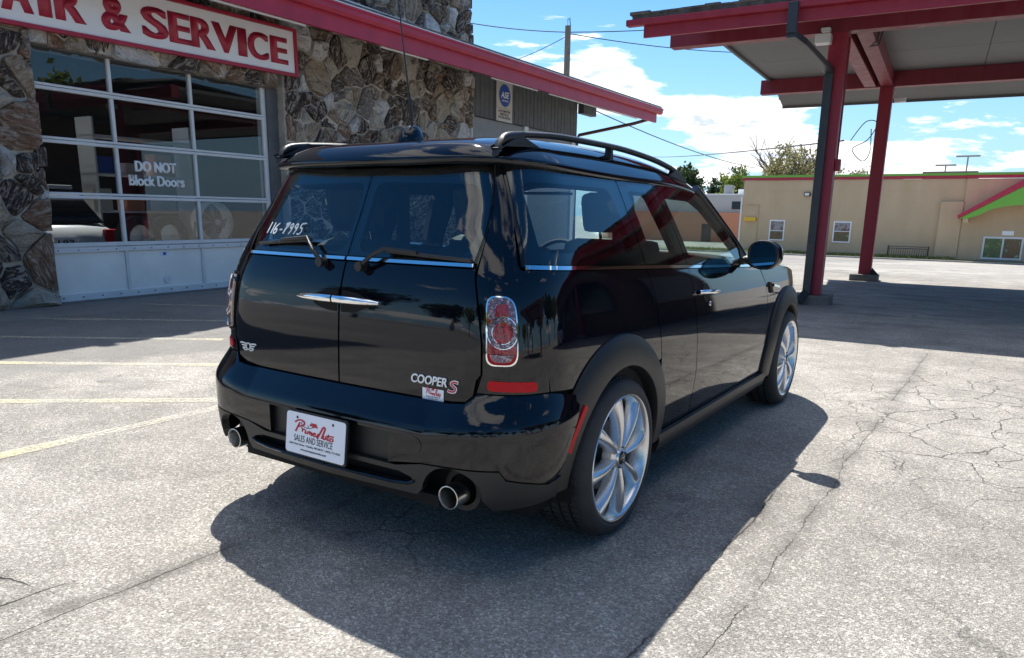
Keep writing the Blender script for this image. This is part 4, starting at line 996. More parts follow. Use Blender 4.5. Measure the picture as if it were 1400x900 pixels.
# ================================================================== TREES
def tree(x, y, zb, h, crown, leafm, label, seed, dens=1.0, trunk=0.3, leafsize=0.28, group=None, kind='round', bare=0.0, name='tree'):
    rn = random.Random(seed); root = empty(name, (x, y, zb)); tag(root, label, 'tree', group)
    cw, ch, cz = crown
    mb = MB(); tips = []
    def branch(p, d, l, r, lev):
        pts = [p]; q = p.copy(); dd = d.copy(); n = 4
        for i in range(n):
            dd = (dd+Vector((rn.uniform(-1, 1), rn.uniform(-1, 1), rn.uniform(-.4, .8)))*0.16).normalized(); q = q+dd*l/n; pts.append(q.copy())
        mb.tube(pts, r, 6 if lev < 2 else 4, cap=False, r2=r*0.55)
        if lev >= 3: tips.append(q); return
        for k in range(4 if lev else 6):
            t = rn.uniform(0.45, 1.0); b = pts[0].lerp(pts[-1], t) if lev else pts[min(4, int(t*4))]
            a = rn.uniform(0, 6.28); sp = rn.uniform(0.45, 1.0)
            nd = (dd*0.8+Vector((math.cos(a)*sp, math.sin(a)*sp, rn.uniform(0.0, 0.5)))).normalized()
            branch(b, nd, l*rn.uniform(0.55, 0.75), r*0.5, lev+1)
    branch(Vector((0, 0, 0)), Vector((0, 0, 1)), h*0.52, trunk, 0)
    mb.build('trunk', 'bark', root, smooth=True, fixn=False)
    # leaf clumps through the crown volume: small blades grouped in tufts
    V = []; F = []; nb = int(90*dens)
    for c in range(nb):
        while True:
            u = Vector((rn.uniform(-1, 1), rn.uniform(-1, 1), rn.uniform(-1, 1)))
            if 0.25 < u.length < 1: break
        if kind == 'cone': u.x *= (1-(u.z+1)/2)*1.3; u.y *= (1-(u.z+1)/2)*1.3
        bump_ = 0.8+0.35*math.sin(seed+u.x*5)*math.cos(u.y*4+u.z*3)
        cc = Vector((u.x*cw*bump_, u.y*cw*bump_, cz+u.z*ch*bump_)); rad = rn.uniform(0.35, 0.8)*cw*0.30
        for k in range(int(38*(1-bare))):
            v = Vector((rn.gauss(0, 1), rn.gauss(0, 1), rn.gauss(0, .8)))*rad*0.6; p = cc+v; s = leafsize*rn.uniform(0.5, 1.2)
            a = Vector((rn.uniform(-1, 1), rn.uniform(-1, 1), rn.uniform(-1, 1))).normalized(); b = a.cross(Vector((rn.uniform(-1, 1), rn.uniform(-1, 1), rn.uniform(-1, 1)))).normalized()
            i = len(V); V += [p-a*s, p+b*s*0.6, p+a*s, p-b*s*0.6]; F.append((i, i+1, i+2, i+3))
    me = bpy.data.meshes.new('crown'); me.from_pydata([tuple(v) for v in V], [], F); mat_on(me, leafm); link_mesh('crown', me, root)
    return root
TB = 'trees standing beyond the restaurant'
tree(-20.5, 92, -2, 13.5, (4.6, 4.2, 7.8), 'leaf_bud', 'spreading budding tree with open twiggy crown above the restaurant corner', 3, 2.6, 0.40, 0.22, TB, bare=0.35)
tree(-14.6, 97, -2, 8, (3.2, 2.2, 6.6), 'leaf_bud', 'small budding tree top showing between the two canopy posts', 5, 1.8, 0.25, 0.16, TB, bare=0.2)
tree(-11.2, 97, -2, 7.5, (2.4, 1.8, 6.4), 'leaf_bright', 'low pale green tree top just left of the far canopy post', 6, .7, 0.2, 0.2, TB)
tree(-24.6, 96, -2, 6.5, (3.4, 2.2, 6.2), 'leaf_bright', 'yellow green tree low behind the restaurant corner', 8, 1.2, 0.25, 0.22, TB)
tree(-31.5, 104, -2, 8.5, (2.8, 3.4, 6.0), 'leaf_bright', 'bright yellow green young tree beyond the orange building', 9, 1.2, 0.25, 0.25, TB)
tree(-34.0, 110, -2, 11, (3.6, 4.6, 5.6), 'leaf_dark', 'dark evergreen with pointed crown left of the restaurant', 10, 1.6, 0.3, 0.28, TB, kind='round')
tree(-41.5, 112, -2, 11, (3.3, 3.4, 7.6), 'leaf_dark', 'dark round tree just above the car roof line', 12, 1.4, 0.3, 0.28, TB)
for k in range(5):
    tree(-52+5.5*k, 125+(k % 2)*6, -2, 8, (4.2, 3.4, 4.2), 'leaf_dark' if k % 2 else 'leaf_bright', 'low far tree, '+('leftmost', 'second from the left', 'in the middle', 'second from the right', 'rightmost')[k]+' of five behind the orange building', 30+k, 1.0, 0.3, 0.34, 'far row of low trees behind the orange building')
# unseen trees and cars put behind and right of the camera for bodywork reflections
rn = random.Random(77)
TREEL = ['far right, by the second canopy', 'bushy one right of the second canopy', 'beyond the second canopy', 'beyond the white car', 'north of the white car', 'northernmost but one on the right', 'at the right rear corner', 'right of the silver cars', 'behind the right silver car', 'behind the dark blue car', 'behind the left silver car', 'left of the parked row', 'rear left of the shop', 'northernmost on the right', 'farthest to the rear left']
def lowtrees(spots, grp):
    protos = [tree(0, 0, 0, 8, (3.6, 3.2, 6.0), 'leaf_dark', '-', 50, 1.0, 0.3, 0.34, grp), tree(0, 0, 0, 7, (3.0, 2.6, 5.2), 'leaf_bright', '-', 51, 1.0, 0.25, 0.32, grp)]
    for i, (x, y) in enumerate(spots):
        src = protos[i % 2]
        if i < 2: o = src
        else:
            o = src.copy(); COL.objects.link(o)
            for c in src.children: d = c.copy(); COL.objects.link(d); d.parent = o
        o.location = (x, y, 0); o.rotation_euler = (0, 0, rn.uniform(0, 6)); s = rn.uniform(0.9, 1.2) if i in (0, 1, 6) else rn.uniform(1.2, 1.9); o.scale = (s, s, s)
        o['label'] = 'street-side tree mirrored in the black bodywork, %s' % TREEL[i]
lowtrees([(38, -30), (44, -20), (41, -8), (45, 4), (42, 15), (48, 27), (34, -40), (24, -44), (12, -47), (2, -44), (-8, -48), (-18, -44), (-28, -47), (50, 40), (-40, -42)], 'street-side trees behind the photographer')
for i, (x, y, rz, pt, lb_) in enumerate(((-0.6, -15.5, 8, 'silver_car_paint', 'silver car parked behind the photographer, left of three mirrored in the rear door'), (2.9, -16.2, 5, 'darkblue_car_paint', 'dark blue car parked behind the photographer, in the middle of the mirrored row'), (6.1, -16.0, 2, 'silver_car_paint', 'silver car parked behind the photographer, right of three mirrored in the rear door'), (13.5, 10, 95, 'white_car_paint', 'white car parked to the right, mirrored small in the front door'))):
    simple_car('parked_car', (x, y, 0), R(rz), pt, lb_, 'cars parked behind the photographer')

# ================================================================== THE BLACK ESTATE CAR
# local frame: x right, y forward, z up, origin on the ground under the rear axle
car = empty('parked_car', (0.03, 0, 0)); tag(car, 'black compact estate car with split rear doors and silver alloy wheels, parked in the foreground', 'car')
def hermite(xs, ys):
    xs = np.array(xs, float); ys = np.array(ys, float); d = np.gradient(ys, xs)
    # limit overshoot
    s = np.diff(ys)/np.diff(xs)
    for i in range(1, len(xs)-1):
        if s[i-1]*s[i] <= 0: d[i] = 0
        else: d[i] = 2*s[i-1]*s[i]/(s[i-1]+s[i])
    d[0] = s[0]; d[-1] = s[-1]
    def f(x):
        x = np.clip(x, xs[0], xs[-1]); i = np.clip(np.searchsorted(xs, x)-1, 0, len(xs)-2)
        h = xs[i+1]-xs[i]; t = (x-xs[i])/h
        return (2*t**3-3*t**2+1)*ys[i]+(t**3-2*t**2+t)*h*d[i]+(-2*t**3+3*t**2)*ys[i+1]+(t**3-t**2)*h*d[i+1]
    return f
def smooth_tab(f, a, b, n=400, w=9):
    xs = np.linspace(a, b, n); ys = f(xs); k = np.hanning(w+2)[1:-1]; k /= k.sum()
    yp = np.concatenate([2*ys[0]-ys[w//2:0:-1], ys, 2*ys[-1]-ys[-2:-w//2-1:-1]]); ys = np.convolve(yp, k, 'valid')[:n]
    return lambda x: np.interp(x, xs, ys)
# plan outline C(u)
UC0, UC1 = 0.57, 1.00; YC = -0.36
def xside(y): return 0.820-0.0055*(y-1.05)**2
UN0 = UC1+(2.70-YC); UN1 = UN0+1.0
def bez(P, t):
    t = t[:, None]; P = [np.array(p) for p in P]
    return (1-t)**3*P[0]+3*(1-t)**2*t*P[1]+3*(1-t)*t*t*P[2]+t**3*P[3]
def plan(u):
    u = np.atleast_1d(np.asarray(u, float)); s = np.sign(u); s[s == 0] = 1; a = np.abs(u)
    x = np.empty_like(a); y = np.empty_like(a)
    m = a <= UC0; x[m] = a[m]; y[m] = -0.657+0.05*a[m]**2
    m = (a > UC0) & (a < UC1); t = (a[m]-UC0)/(UC1-UC0)
    p0 = (UC0, -0.657+0.05*UC0**2); p3 = (float(xside(YC)), YC); s0 = 0.1*UC0*1.0; s3 = -0.011*(YC-1.05)
    L0, L3 = 0.17, 0.155
    q = bez([p0, (p0[0]+L0, p0[1]+L0*s0), (p3[0]-L3*s3, p3[1]-L3), p3], t); x[m] = q[:, 0]; y[m] = q[:, 1]
    m = (a >= UC1) & (a <= UN0); y[m] = YC+(a[m]-UC1); x[m] = xside(y[m])
    m = a > UN0; t = np.clip((a[m]-UN0)/(UN1-UN0), 0, 1)
    q = bez([(float(xside(2.70)), 2.70), (float(xside(2.70))-.005, 3.08), (0.48, 3.26), (0.0, 3.27)], t); x[m] = q[:, 0]; y[m] = q[:, 1]
    return x*s, y
PT_u = np.concatenate([np.linspace(0, UN1, 2600)]); PT_x, PT_y = plan(PT_u)
k_ = np.hanning(91); k_ /= k_.sum()
def sm(a, sym):
    pad = 45; left = (sym*a[1:pad+1])[::-1]; right = np.repeat(a[-1], pad); return np.convolve(np.concatenate([left, a, right]), k_, 'valid')
PT_xs = sm(PT_x, -1); PT_ys = sm(PT_y, 1)
def planS(u):
    a = np.abs(u); return np.sign(u)*np.interp(a, PT_u, PT_xs), np.interp(a, PT_u, PT_ys)
def belt(y): return 1.060-0.045*(np.clip(y, -1, 2.0)+0.55)
DX = smooth_tab(hermite([-1.2, -.86, -.72, -.60, -.45, -.30, -.18, -.09, -.035, 0.0, .06, .16, .24, .33, .40], [.13, .055, .030, .012, .0, .002, .012, .026, .038, .050, .073, .118, .158, .205, .245]), -1.2, .40, 800, 25)
DY = smooth_tab(hermite([-1.2, -.45, -.31, -.20, -.12, -.05, 0.0, .06, .16, .24, .33, .40], [.0, .0, .004, .011, .022, .042, .063, .090, .141, .178, .219, .25]), -1.2, .40, 800, 25)
def wr(y):
    t = np.clip((y+0.50)/0.95, 0, 1); return 1-(t*t*(3-2*t))
def S(u, z, off=0.0):
    """body surface point(s)"""
    u = np.asarray(u, float); z = np.asarray(z, float)
    x0, y0 = planS(u); h = z-belt(y0)
    f = 1-DX(h)/0.82
    # the tail tucks under, the nose too
    y = y0+DY(h)*wr(y0)
    fr = np.clip((y0-2.6)/0.67, 0, 1); y = y-fr*np.clip((z-.45), 0, 1)**2*0.75
    return np.stack([x0*f, y, z], -1)
def normal(u, z):
    e = 2e-3
    a = S(u+e, z)-S(u-e, z); b = S(u, z+e)-S(u, z-e); n = np.cross(a, b); n /= np.linalg.norm(n, axis=-1, keepdims=True)+1e-12
    return n
def SO(u, z, off=0.0): return S(u, z)+normal(u, z)*np.asarray(off)[..., None] if np.ndim(off) else S(u, z)+normal(u, z)*off
# inverse charts
def U_of_x(x, z):
    a, b = -0.95, 0.95
    for _ in range(40):
        m = (a+b)/2
        if S(m, z)[0] < x: a = m
        else: b = m
    return (a+b)/2
def U_of_y(y, z):
    a, b = 0.5, UN1-.02
    for _ in range(40):
        m = (a+b)/2
        if S(m, z)[1] < y: a = m
        else: b = m
    return (a+b)/2
def densify(P, step):
    out = []; n = len(P)
    for i in range(n):
        a = Vector(P[i]); b = Vector(P[(i+1) % n]); k = max(1, int((b-a).length/step))
        for j in range(k): out.append(tuple(a.lerp(b, j/k)))
    return out
def patch(name, poly, mat, parent=car, chart='u', off=0.0, skirt=0.014, grid=0.03, hole=None, surf=None, nrm=None, mirror=False, link=True, edge=0.0):
    """a body panel: polygon in a chart, draped over the body surface, with returned (skirted) edges"""
    conv = {'u': lambda a, z: a, 'x': U_of_x, 'y': U_of_y}[chart]
    def tou(P): return [(float(conv(a, z)), z) for a, z in densify(P, grid*0.7)]
    outer = tou(poly); holes = [tou(h) for h in (hole or [])]
    pts = [Vector(p) for p in outer]; loops = [list(range(len(outer)))]
    for h in holes: k = len(pts); pts += [Vector(p) for p in h]; loops.append(list(range(k, k+len(h))))
    edges = [(l[i], l[(i+1) % len(l)]) for l in loops for i in range(len(l))]
    us = [p[0] for p in outer]; zs = [p[1] for p in outer]
    bpts = np.array([(p[0], p[1]) for p in pts])
    gu = np.arange(min(us)+grid*.5, max(us), grid); gz_ = np.arange(min(zs)+grid*.5, max(zs), grid)
    for i, a in enumerate(gu):
        for b in gz_:
            if np.min((bpts[:, 0]-a)**2+(bpts[:, 1]-b)**2) < (grid*.4)**2: continue
            if pip(outer, a, b) and not any(pip(h, a, b) for h in holes): pts.append(Vector((a, b)))
    r = delaunay_2d_cdt(pts, edges, [], 0, 1e-6)
    vs, fs = r[0], r[2]
    F = []
    for f in fs:
        cx = sum(vs[i].x for i in f)/3; cz = sum(vs[i].y for i in f)/3
        if pip(outer, cx, cz) and not any(pip(h, cx, cz) for h in holes): F.append(tuple(f))
    U = np.array([v.x for v in vs]); Z = np.array([v.y for v in vs])
    SS = surf or S; NN = nrm or normal
    nn = NN(U, Z); P = SS(U, Z)+nn*off
    # boundary edges from face topology
    cnt = {}
    for f in F:
        for i in range(len(f)):
            e = (f[i], f[(i+1) % len(f)]); cnt[tuple(sorted(e))] = cnt.get(tuple(sorted(e)), 0)+1
    # orient faces along the outward normal
    FF = []
    for f in F:
        a, b, c = (P[i] for i in f[:3]); g = np.cross(b-a, c-a)
        FF.append(f if np.dot(g, nn[f[0]]) > 0 else tuple(reversed(f)))
    V = [tuple(p) for p in P]; N_ = [tuple(n) for n in nn]; nf = len(FF)
    if skirt:
        be = []
        for f in FF:
            for i in range(len(f)):
                e = (f[i], f[(i+1) % len(f)])
                if cnt[tuple(sorted(e))] == 1: be.append(e)
        mp = {}; mt = {}
        for a, b in be:
            for v in (a, b):
                if v not in mp:
                    mt[v] = len(V); V.append(tuple(P[v])); N_.append(N_[v]); mp[v] = len(V); V.append(tuple(P[v]-nn[v]*skirt)); N_.append(N_[v])
        for a, b in be: FF.append((mt[b], mt[a], mp[a], mp[b]))
    me = bpy.data.meshes.new(name)
    def mk(sgn):
        VV = [(v[0]*sgn, v[1], v[2]) for v in V]; Fx = FF if sgn > 0 else [tuple(reversed(f)) for f in FF]
        me = bpy.data.meshes.new(name); me.from_pydata(VV, [], Fx); me.polygons.foreach_set('use_smooth', [k < nf for k in range(len(Fx))]); mat_on(me, mat)
        ln = []
        for k, pl in enumerate(me.polygons):
            for li in pl.loop_indices:
                v = me.loops[li].vertex_index
                if k < nf: q = N_[v]; ln.append((q[0]*sgn, q[1], q[2]))
                else: ln.append(tuple(pl.normal))
        me.normals_split_custom_set(ln)
        return link_mesh(name, me, parent)
    bpy.data.meshes.remove(me)
    o = mk(1)
    if mirror: return o, mk(-1)
    return o
def lathe_car(prof, n, mtx, name, mat, parent, smooth=35, closed=False):
    m = MB(); m.lathe(prof, n, mtx, closed); return m.build(name, mat, parent, auto=smooth)

WHY = (0.0, 2.547); WZ = 0.312; RA = 0.470
def arc_pts(yc, r, a0, a1, n=14): return [(yc+r*math.cos(R(a0+(a1-a0)*k/n)), WZ+r*math.sin(R(a0+(a1-a0)*k/n))) for k in range(n+1)]
def bz(y, d=0.0): return float(belt(y))+d
SILL = 0.285
g_ = 0.003
# --- side seams (y at given z) measured off the photograph
seamA = [(.300, bz(.30, -.008)), (.345, .90), (.362, .82), (.392, .70), (.400, .64), (.400, .50)]       # quarter panel / short rear door
seamB = [(.765, bz(.765, -.008)), (.790, .90), (.803, .80), (.828, .62), (.836, .50), (.838, .30)]      # short door / front door
seamC = [(1.93, bz(1.93, -.008)), (2.03, .84), (2.062, .70), (2.05, .60), (2.02, .40), (1.98, .30)]
def sh(s, d): return [(a+d, b) for a, b in s]
lowA = math.asin((.50-WZ)/RA)
quarter = [(-.475, .66), (-.495, .80), (-.515, .95), (-.53, bz(-.53, -.008))]+[(y, bz(y, -.008)) for y in (-.35, -.1, .1)]+sh(seamA[:5], -g_)+arc_pts(0, RA-.02, 44, 132, 14)
patch('quarter_panel', quarter, 'car_paint', chart='y', mirror=True)
club = sh(seamA, g_)+arc_pts(0, RA-.01, 25, -3, 5)+[(.50, SILL), (.60, SILL)]+sh(seamB, -g_)[::-1]+[(y, bz(y, -.008)) for y in (.65, .5)]
patch('rear_side_door', club, 'car_paint', chart='y', mirror=True)
fdoor = sh(seamB, g_)+[(1.2, SILL+.005), (1.7, .28)]+sh(seamC, -g_)[::-1]+[(y, bz(y, -.008)) for y in (1.6, 1.2)]
patch('front_door', fdoor, 'car_paint', chart='y', mirror=True)
# front wing and nose in u-chart
def ztop(y): return float(np.interp(y, [1.7, 2.0, 2.3, 2.6, 2.9, 3.1, 3.3], [.962, .945, .935, .91, .86, .80, .74]))
us_ = [UC1+(1.94-YC)+k*0.08 for k in range(int((UN1-UC1-(1.94-YC))/0.08)+1)]+[UN1-.004]
top = [(u, ztop(float(planS(np.array([u]))[1][0]))) for u in us_]
cw_ = [(UC1+(y-YC), z) for y, z in sh(seamC[1:], g_)]
fw = top[::-1]+cw_+[(UC1+(y-YC), z) for y, z in arc_pts(WHY[1], RA-.02, 180, 0, 20)]+[(UN1-.004, .22)]
fw = [p for p in fw]
patch('front_wing', fw, 'car_paint', chart='u', mirror=True)
# rear corner panels with the D pillar
def roofz(x): return 1.372
cor = [(.604, .660), (.622, .72), (.622, .82), (.612, .93), (.596, 1.02), (.603, 1.06), (.63, 1.16), (.655, 1.26), (.675, 1.394)]
corner = cor+[(U_of_y(-.388, 1.394), 1.394), (U_of_y(-.45, 1.22), 1.22), (U_of_y(-.515, 1.07), 1.07), (U_of_y(-.5155, 1.04), 1.04), (U_of_y(-.502, .95), .95), (U_of_y(-.482, .80), .80), (U_of_y(-.481, .66), .66)]
patch('rear_corner_panel', corner, 'car_paint', chart='u', mirror=True, grid=.025)
# rear doors: painted lower halves
dl = [(.004, .618), (.50, .618), (.56, .622), (.590, .648), (.600, .70)]+[(a-.007, b) for a, b in cor[1:5]]+[(.588, 1.050), (.004, 1.050)]
rd = patch('rear_door', dl, 'car_paint', chart='u', mirror=True, grid=.025)
for o in rd: o['label'] = 'painted split rear door half'
# black backing behind every gap
patch('inner_shell', [(.0, .30), (UC1+.02, .30), (UC1+.02, 1.0), (UC1+2.2, 0.93), (UC1+2.2, 1.0), (UC1+.3, 1.04), (UC1, 1.05), (0.0, 1.055)], 'black_void', chart='u', off=-.020, skirt=0, mirror=True)
patch('inner_shell', [(UC1+.52, .27), (UC1+2.25, .27), (UC1+2.45, .80), (UC1+2.45, .92), (UC1+.2, 1.03), (UC1+.2, .90)], 'black_void', chart='u', off=-.019, skirt=0, mirror=True)

# --- glasshouse, side
ZR = 1.368
def sidewin(a): return a
frame_out = [(-.508, bz(-.5, .006)), (-.45, 1.22), (-.384, 1.394), (-.05, 1.385), (.3, ZR+.006), (.9, ZR-.003), (1.22, ZR-.018), (1.34, ZR-.045), (1.50, 1.20), (1.74, bz(1.74, .006)), (.9, bz(.9, .006)), (.3, bz(.3, .006))]
g1 = round_poly([(-.43, 1.105), (-.365, 1.335), (.215, 1.33), (.245, 1.085)], .04)
g2 = round_poly([(.40, 1.085), (.40, 1.328), (.625, 1.326), (.69, 1.06)], .025)
g3 = round_poly([(.835, 1.045), (.80, 1.322), (1.19, 1.315), (1.30, 1.275), (1.655, .995)], .03)
for sgn_i, nm in ((1, 'side_frame'),):
    patch('side_window_frame', frame_out, 'black_gloss', chart='y', off=-.006, skirt=.03, hole=[g1, g2, g3], mirror=True, grid=.035)
def shr(P): return P
w1 = [(-.495, bz(-.5, .012)), (-.44, 1.22), (-.380, 1.388), (-.05, 1.379), (.307, ZR), (.292, 1.2), (.296, bz(.3, .012))]
w2 = [(.305, bz(.3, .012)), (.300, 1.2), (.315, ZR-.005), (.695, ZR-.006), (.730, 1.2), (.757, bz(.757, .012))]
w3 = [(.766, bz(.766, .012)), (.738, 1.2), (.703, ZR-.006), (1.20, ZR-.02), (1.315, ZR-.05), (1.48, 1.20), (1.70, bz(1.70, .012))]
patch('side_glass', w1, 'car_glass_dark', chart='y', off=.001, skirt=.006, mirror=True); patch('side_glass', w2, 'car_glass_dark', chart='y', off=.001, skirt=.006, mirror=True); patch('side_glass', w3, 'car_glass', chart='y', off=.001, skirt=.006, mirror=True)
# belt chrome and roof drip moulding
patch('belt_chrome', [(-.50, bz(-.5, -.006)), (-.50, bz(-.5, .007))]+[(y, bz(y, .007)) for y in (0, .5, 1, 1.5, 1.75)]+[(y, bz(y, -.006)) for y in (1.75, 1.5, 1, .5, 0)], 'chrome', chart='y', off=.006, skirt=.01, mirror=True)
# --- rear glass
rf_out = [(.001, 1.054), (.590, 1.054), (.624, 1.16), (.649, 1.26), (.668, 1.398), (.001, 1.398)]
rf_hole = round_poly([(.035, 1.085), (.545, 1.085), (.60, 1.20), (.605, 1.325), (.035, 1.335)], .05)
patch('rear_window_frame', rf_out, 'black_gloss', chart='u', off=-.008, skirt=.02, hole=[rf_hole], mirror=True)
patch('rear_glass', [(.004, 1.072), (.583, 1.072), (.618, 1.16), (.643, 1.26), (.662, 1.394), (.004, 1.394)], 'car_glass_dark', chart='u', off=.001, skirt=.006, mirror=True)
patch('belt_chrome', [(.006, 1.054), (.584, 1.054), (.585, 1.065), (.006, 1.065)], 'chrome', chart='u', off=.008, skirt=.012, mirror=True)

# --- roof
RZC = hermite([-.57, -.54, -.50, -.48, -.40, -.24, 0, .3, .8, 1.2, 1.42, 1.56], [1.462, 1.463, 1.464, 1.466, 1.473, 1.494, 1.510, 1.517, 1.504, 1.463, 1.416, 1.375])
RZE = hermite([-.57, -.42, -.05, .3, .9, 1.2, 1.36, 1.56], [1.413, 1.410, 1.397, 1.388, 1.380, 1.362, 1.338, 1.30])
def roofw(y): return 0.82*(1-float(DX(1.372-belt(y)))/0.82)*(1.0 if y > -.3 else 1.0)+0.008
def roof_pt(a, b):
    """a -1..1 across, b 0..1 along"""
    yr = -.492+.055*abs(a)**3.0; yf = 1.52-.17*abs(a)**2.2; y = yr+(yf-yr)*b
    w = roofw(min(max(y, -.42), 1.3))-.15*(max(0, -.12-y)/.40)**2
    d = min(1.0, (y-yr)/.10); roll = .052*(1-math.sqrt(max(0, 1-(1-d)**2)))
    return Vector((a*w, y, float(RZE(y))+(float(RZC(y))-float(RZE(y))-roll)*(1-abs(a)**6.5)))
na, nb_ = 49, 61
V = []; F = []
aa = [math.sin((i/(na-1)*2-1)*math.pi/2*0.999)/math.sin(math.pi/2*0.999) for i in range(na)]
for j in range(nb_):
    for a in aa: V.append(roof_pt(a, j/(nb_-1)))
for j in range(nb_-1):
    for i in range(na-1): F.append((j*na+i, j*na+i+1, (j+1)*na+i+1, (j+1)*na+i))
# rolled edge all round
bd = [j*na for j in range(nb_-1, -1, -1)]+[i for i in range(1, na)]+[j*na+na-1 for j in range(1, nb_)]+[(nb_-1)*na+i for i in range(na-2, 0, -1)]
cen = Vector((0, .45, 1.40)); prev = bd
for dz, ins in ((-.006, -.003), (-.016, -.002), (-.024, .004), (-.026, .04)):
    cur = []
    for i in bd:
        p = V[i]; d = Vector((p.x, (p.y-cen.y)*.6, 0)).normalized(); cur.append(len(V)); V.append(p-d*ins+Vector((0, 0, dz)))
    n = len(bd)
    for k in range(n): F.append((prev[k], prev[(k+1) % n], cur[(k+1) % n], cur[k]))
    prev = cur
MB().add(V, F).build('roof', 'car_paint', car, auto=60)
# headliner
V = [roof_pt(a, b)-Vector((0, 0, .035)) for b in np.linspace(.04, .98, 12) for a in np.linspace(-.95, .95, 12)]
MB().add(V, [(j*12+i, j*12+i+1, (j+1)*12+i+1, (j+1)*12+i) for j in range(11) for i in range(11)]).build('headliner', 'grey_interior', car, smooth=True)
# rails
for sg in (-1, 1):
    m = MB(); pts = []; secs = []
    ctrl = [(-.44, 1.435, .0), (-.425, 1.47, .2), (-.37, 1.497, .6), (-.28, 1.508, 1), (0, 1.522, 1), (.4, 1.520, 1), (.8, 1.500, 1), (1.05, 1.472, 1), (1.18, 1.447, .8), (1.26, 1.418, .5)]
    fz = hermite([c[0] for c in ctrl], [c[1] for c in ctrl])
    ys = np.concatenate([np.linspace(-.44, -.25, 10), np.linspace(-.2, 1.0, 14), np.linspace(1.05, 1.26, 7)]); V = []; F = []; K = 8
    for i, y in enumerate(ys):
        w = .015; z = float(fz(y)); xx = sg*(0.535+.004*math.sin((y+.4)*2)); zt = z-.005; hh = .012 if -.3 < y < 1.1 else .016
        e = min(1, (y+.45)/.04, (1.275-y)/.06); 
        for k in range(K):
            t = 2*math.pi*k/K+math.pi/8; V.append((xx+w*math.cos(t), y, zt-hh+hh*math.sin(t)*max(.3, e)))
    for i in range(len(ys)-1):
        for k in range(K): F.append((i*K+k, i*K+(k+1) % K, (i+1)*K+(k+1) % K, (i+1)*K+k))
    F += [tuple(range(K)), tuple(range((len(ys)-1)*K, len(ys)*K))[::-1]]
    rl_ = MB().add(V, F).build('roof_rail', 'black_plastic', car, auto=50)
    # solid feet
    for y0, y1, yb0, yb1 in ((-.435, -.31, -.44, -.17), (.380, .396, .372, .404), (1.10, 1.25, 1.02, 1.27)):
        z0 = lambda y: float(RZE(y))+(float(RZC(y))-float(RZE(y)))*(1-(.535/roofw(y))**6.5)-.012
        q = [(yb0, z0(yb0)), (yb1, z0(yb1)), (y1, float(fz(y1))-.016), (y0, float(fz(y0))-.016)]
        MB().prism([(sg*.535-.015, a, b) for a, b in q], (.030, 0, 0)).build('rail_foot', 'black_plastic', rl_, bevel=.004)
# --- windscreen, A pillars, bonnet
def apil(t, sg=1):
    y = 1.335+(1.735-1.335)*t; z = 1.345+(.975-1.345)*t; u = U_of_y(y, z); p = S(u, z); return Vector((sg*p[0], p[1], p[2]))
V = []; F = []; n1, n2 = 13, 17
for j in range(n2):
    t = j/(n2-1); e = apil(t); bow = .16+.17*t
    for i in range(n1):
        a = -1+2*i/(n1-1); V.append((e.x*a*.985, e.y+bow*(1-abs(a)**2.2), e.z+.018*(1-t)*(1-a*a)))
for j in range(n2-1):
    for i in range(n1-1): F.append((j*n1+i, j*n1+i+1, (j+1)*n1+i+1, (j+1)*n1+i))
MB().add(V, F).build('windscreen', 'car_glass', car, smooth=True)
for sg in (-1, 1): MB().tube([apil(t, sg)+Vector((-sg*.012, .008, 0)) for t in np.linspace(-.05, 1.05, 12)], .026, 10).build('windscreen_pillar', 'car_paint', car, smooth=True)
V = []; F = []; ys = np.linspace(1.72, 3.265, 30); n1 = 25
for y in ys:
    u = U_of_y(min(y, 3.2), ztop(y)) if y < 2.7 else None
    if u is None:
        lo, hi = UC1+2.5, UN1-.002
        for _ in range(30):
            mid_ = (lo+hi)/2; zz_ = ztop(float(planS(np.array([mid_]))[1][0])); 
            if S(mid_, zz_)[1] < y: lo = mid_
            else: hi = mid_
        u = lo
    zz_ = ztop(float(planS(np.array([u]))[1][0])); p = S(u, zz_); 
    for i in range(n1):
        a = math.sin((-1+2*i/(n1-1))*math.pi/2); cr_ = .055*(1-max(0, (y-2.9)/.5)); V.append((p[0]*a, p[1], p[2]+cr_*(1-abs(a)**2.6)))
for j in range(len(ys)-1):
    for i in range(n1-1): F.append((j*n1+i, j*n1+i+1, (j+1)*n1+i+1, (j+1)*n1+i))
MB().add(V, F).build('bonnet', 'car_paint', car, smooth=True)

# --- rear bumper: its own fuller surface
BO = smooth_tab(hermite([.14, .20, .26, .30, .36, .42, .47, .505, .53, .56, .59, .615, .64, .68], [.025, .052, .072, .079, .082, .081, .079, .077, .071, .053, .031, .012, -.002, -.006]), .14, .68, 600, 21)
def bumpS(u, z):
    u = np.asarray(u, float); z = np.asarray(z, float); a = np.abs(u)
    k = 1-np.clip((a-.62)/(1.10-.62), 0, 1)**1.6*0.80
    b = S(u, z); n = normal(u, np.full_like(z, .55)); o = BO(z)*k
    lift = np.clip((a-.45)/.25, 0, 1)*0.035       # the shelf rises at the corners
    o = BO(z-lift)*k
    return b+n*o[..., None]
def bumpN(u, z):
    e = 2e-3; a = bumpS(u+e, z)-bumpS(u-e, z); b = bumpS(u, z+e)-bumpS(u, z-e); n = np.cross(a, b); return n/(np.linalg.norm(n, axis=-1, keepdims=True)+1e-12)
def bp(u, z, off=0.0):
    u = np.array([float(u)]); z = np.array([float(z)]); return Vector((bumpS(u, z)+bumpN(u, z)*off)[0])
UE = UC1-YC-.43     # where the rear arch cladding starts
ecx = .565; ecz = .305
exarc = [(ecx+.10*math.cos(R(a)), ecz+.02+.092*math.sin(R(a))) for a in range(0, 181, 15)]
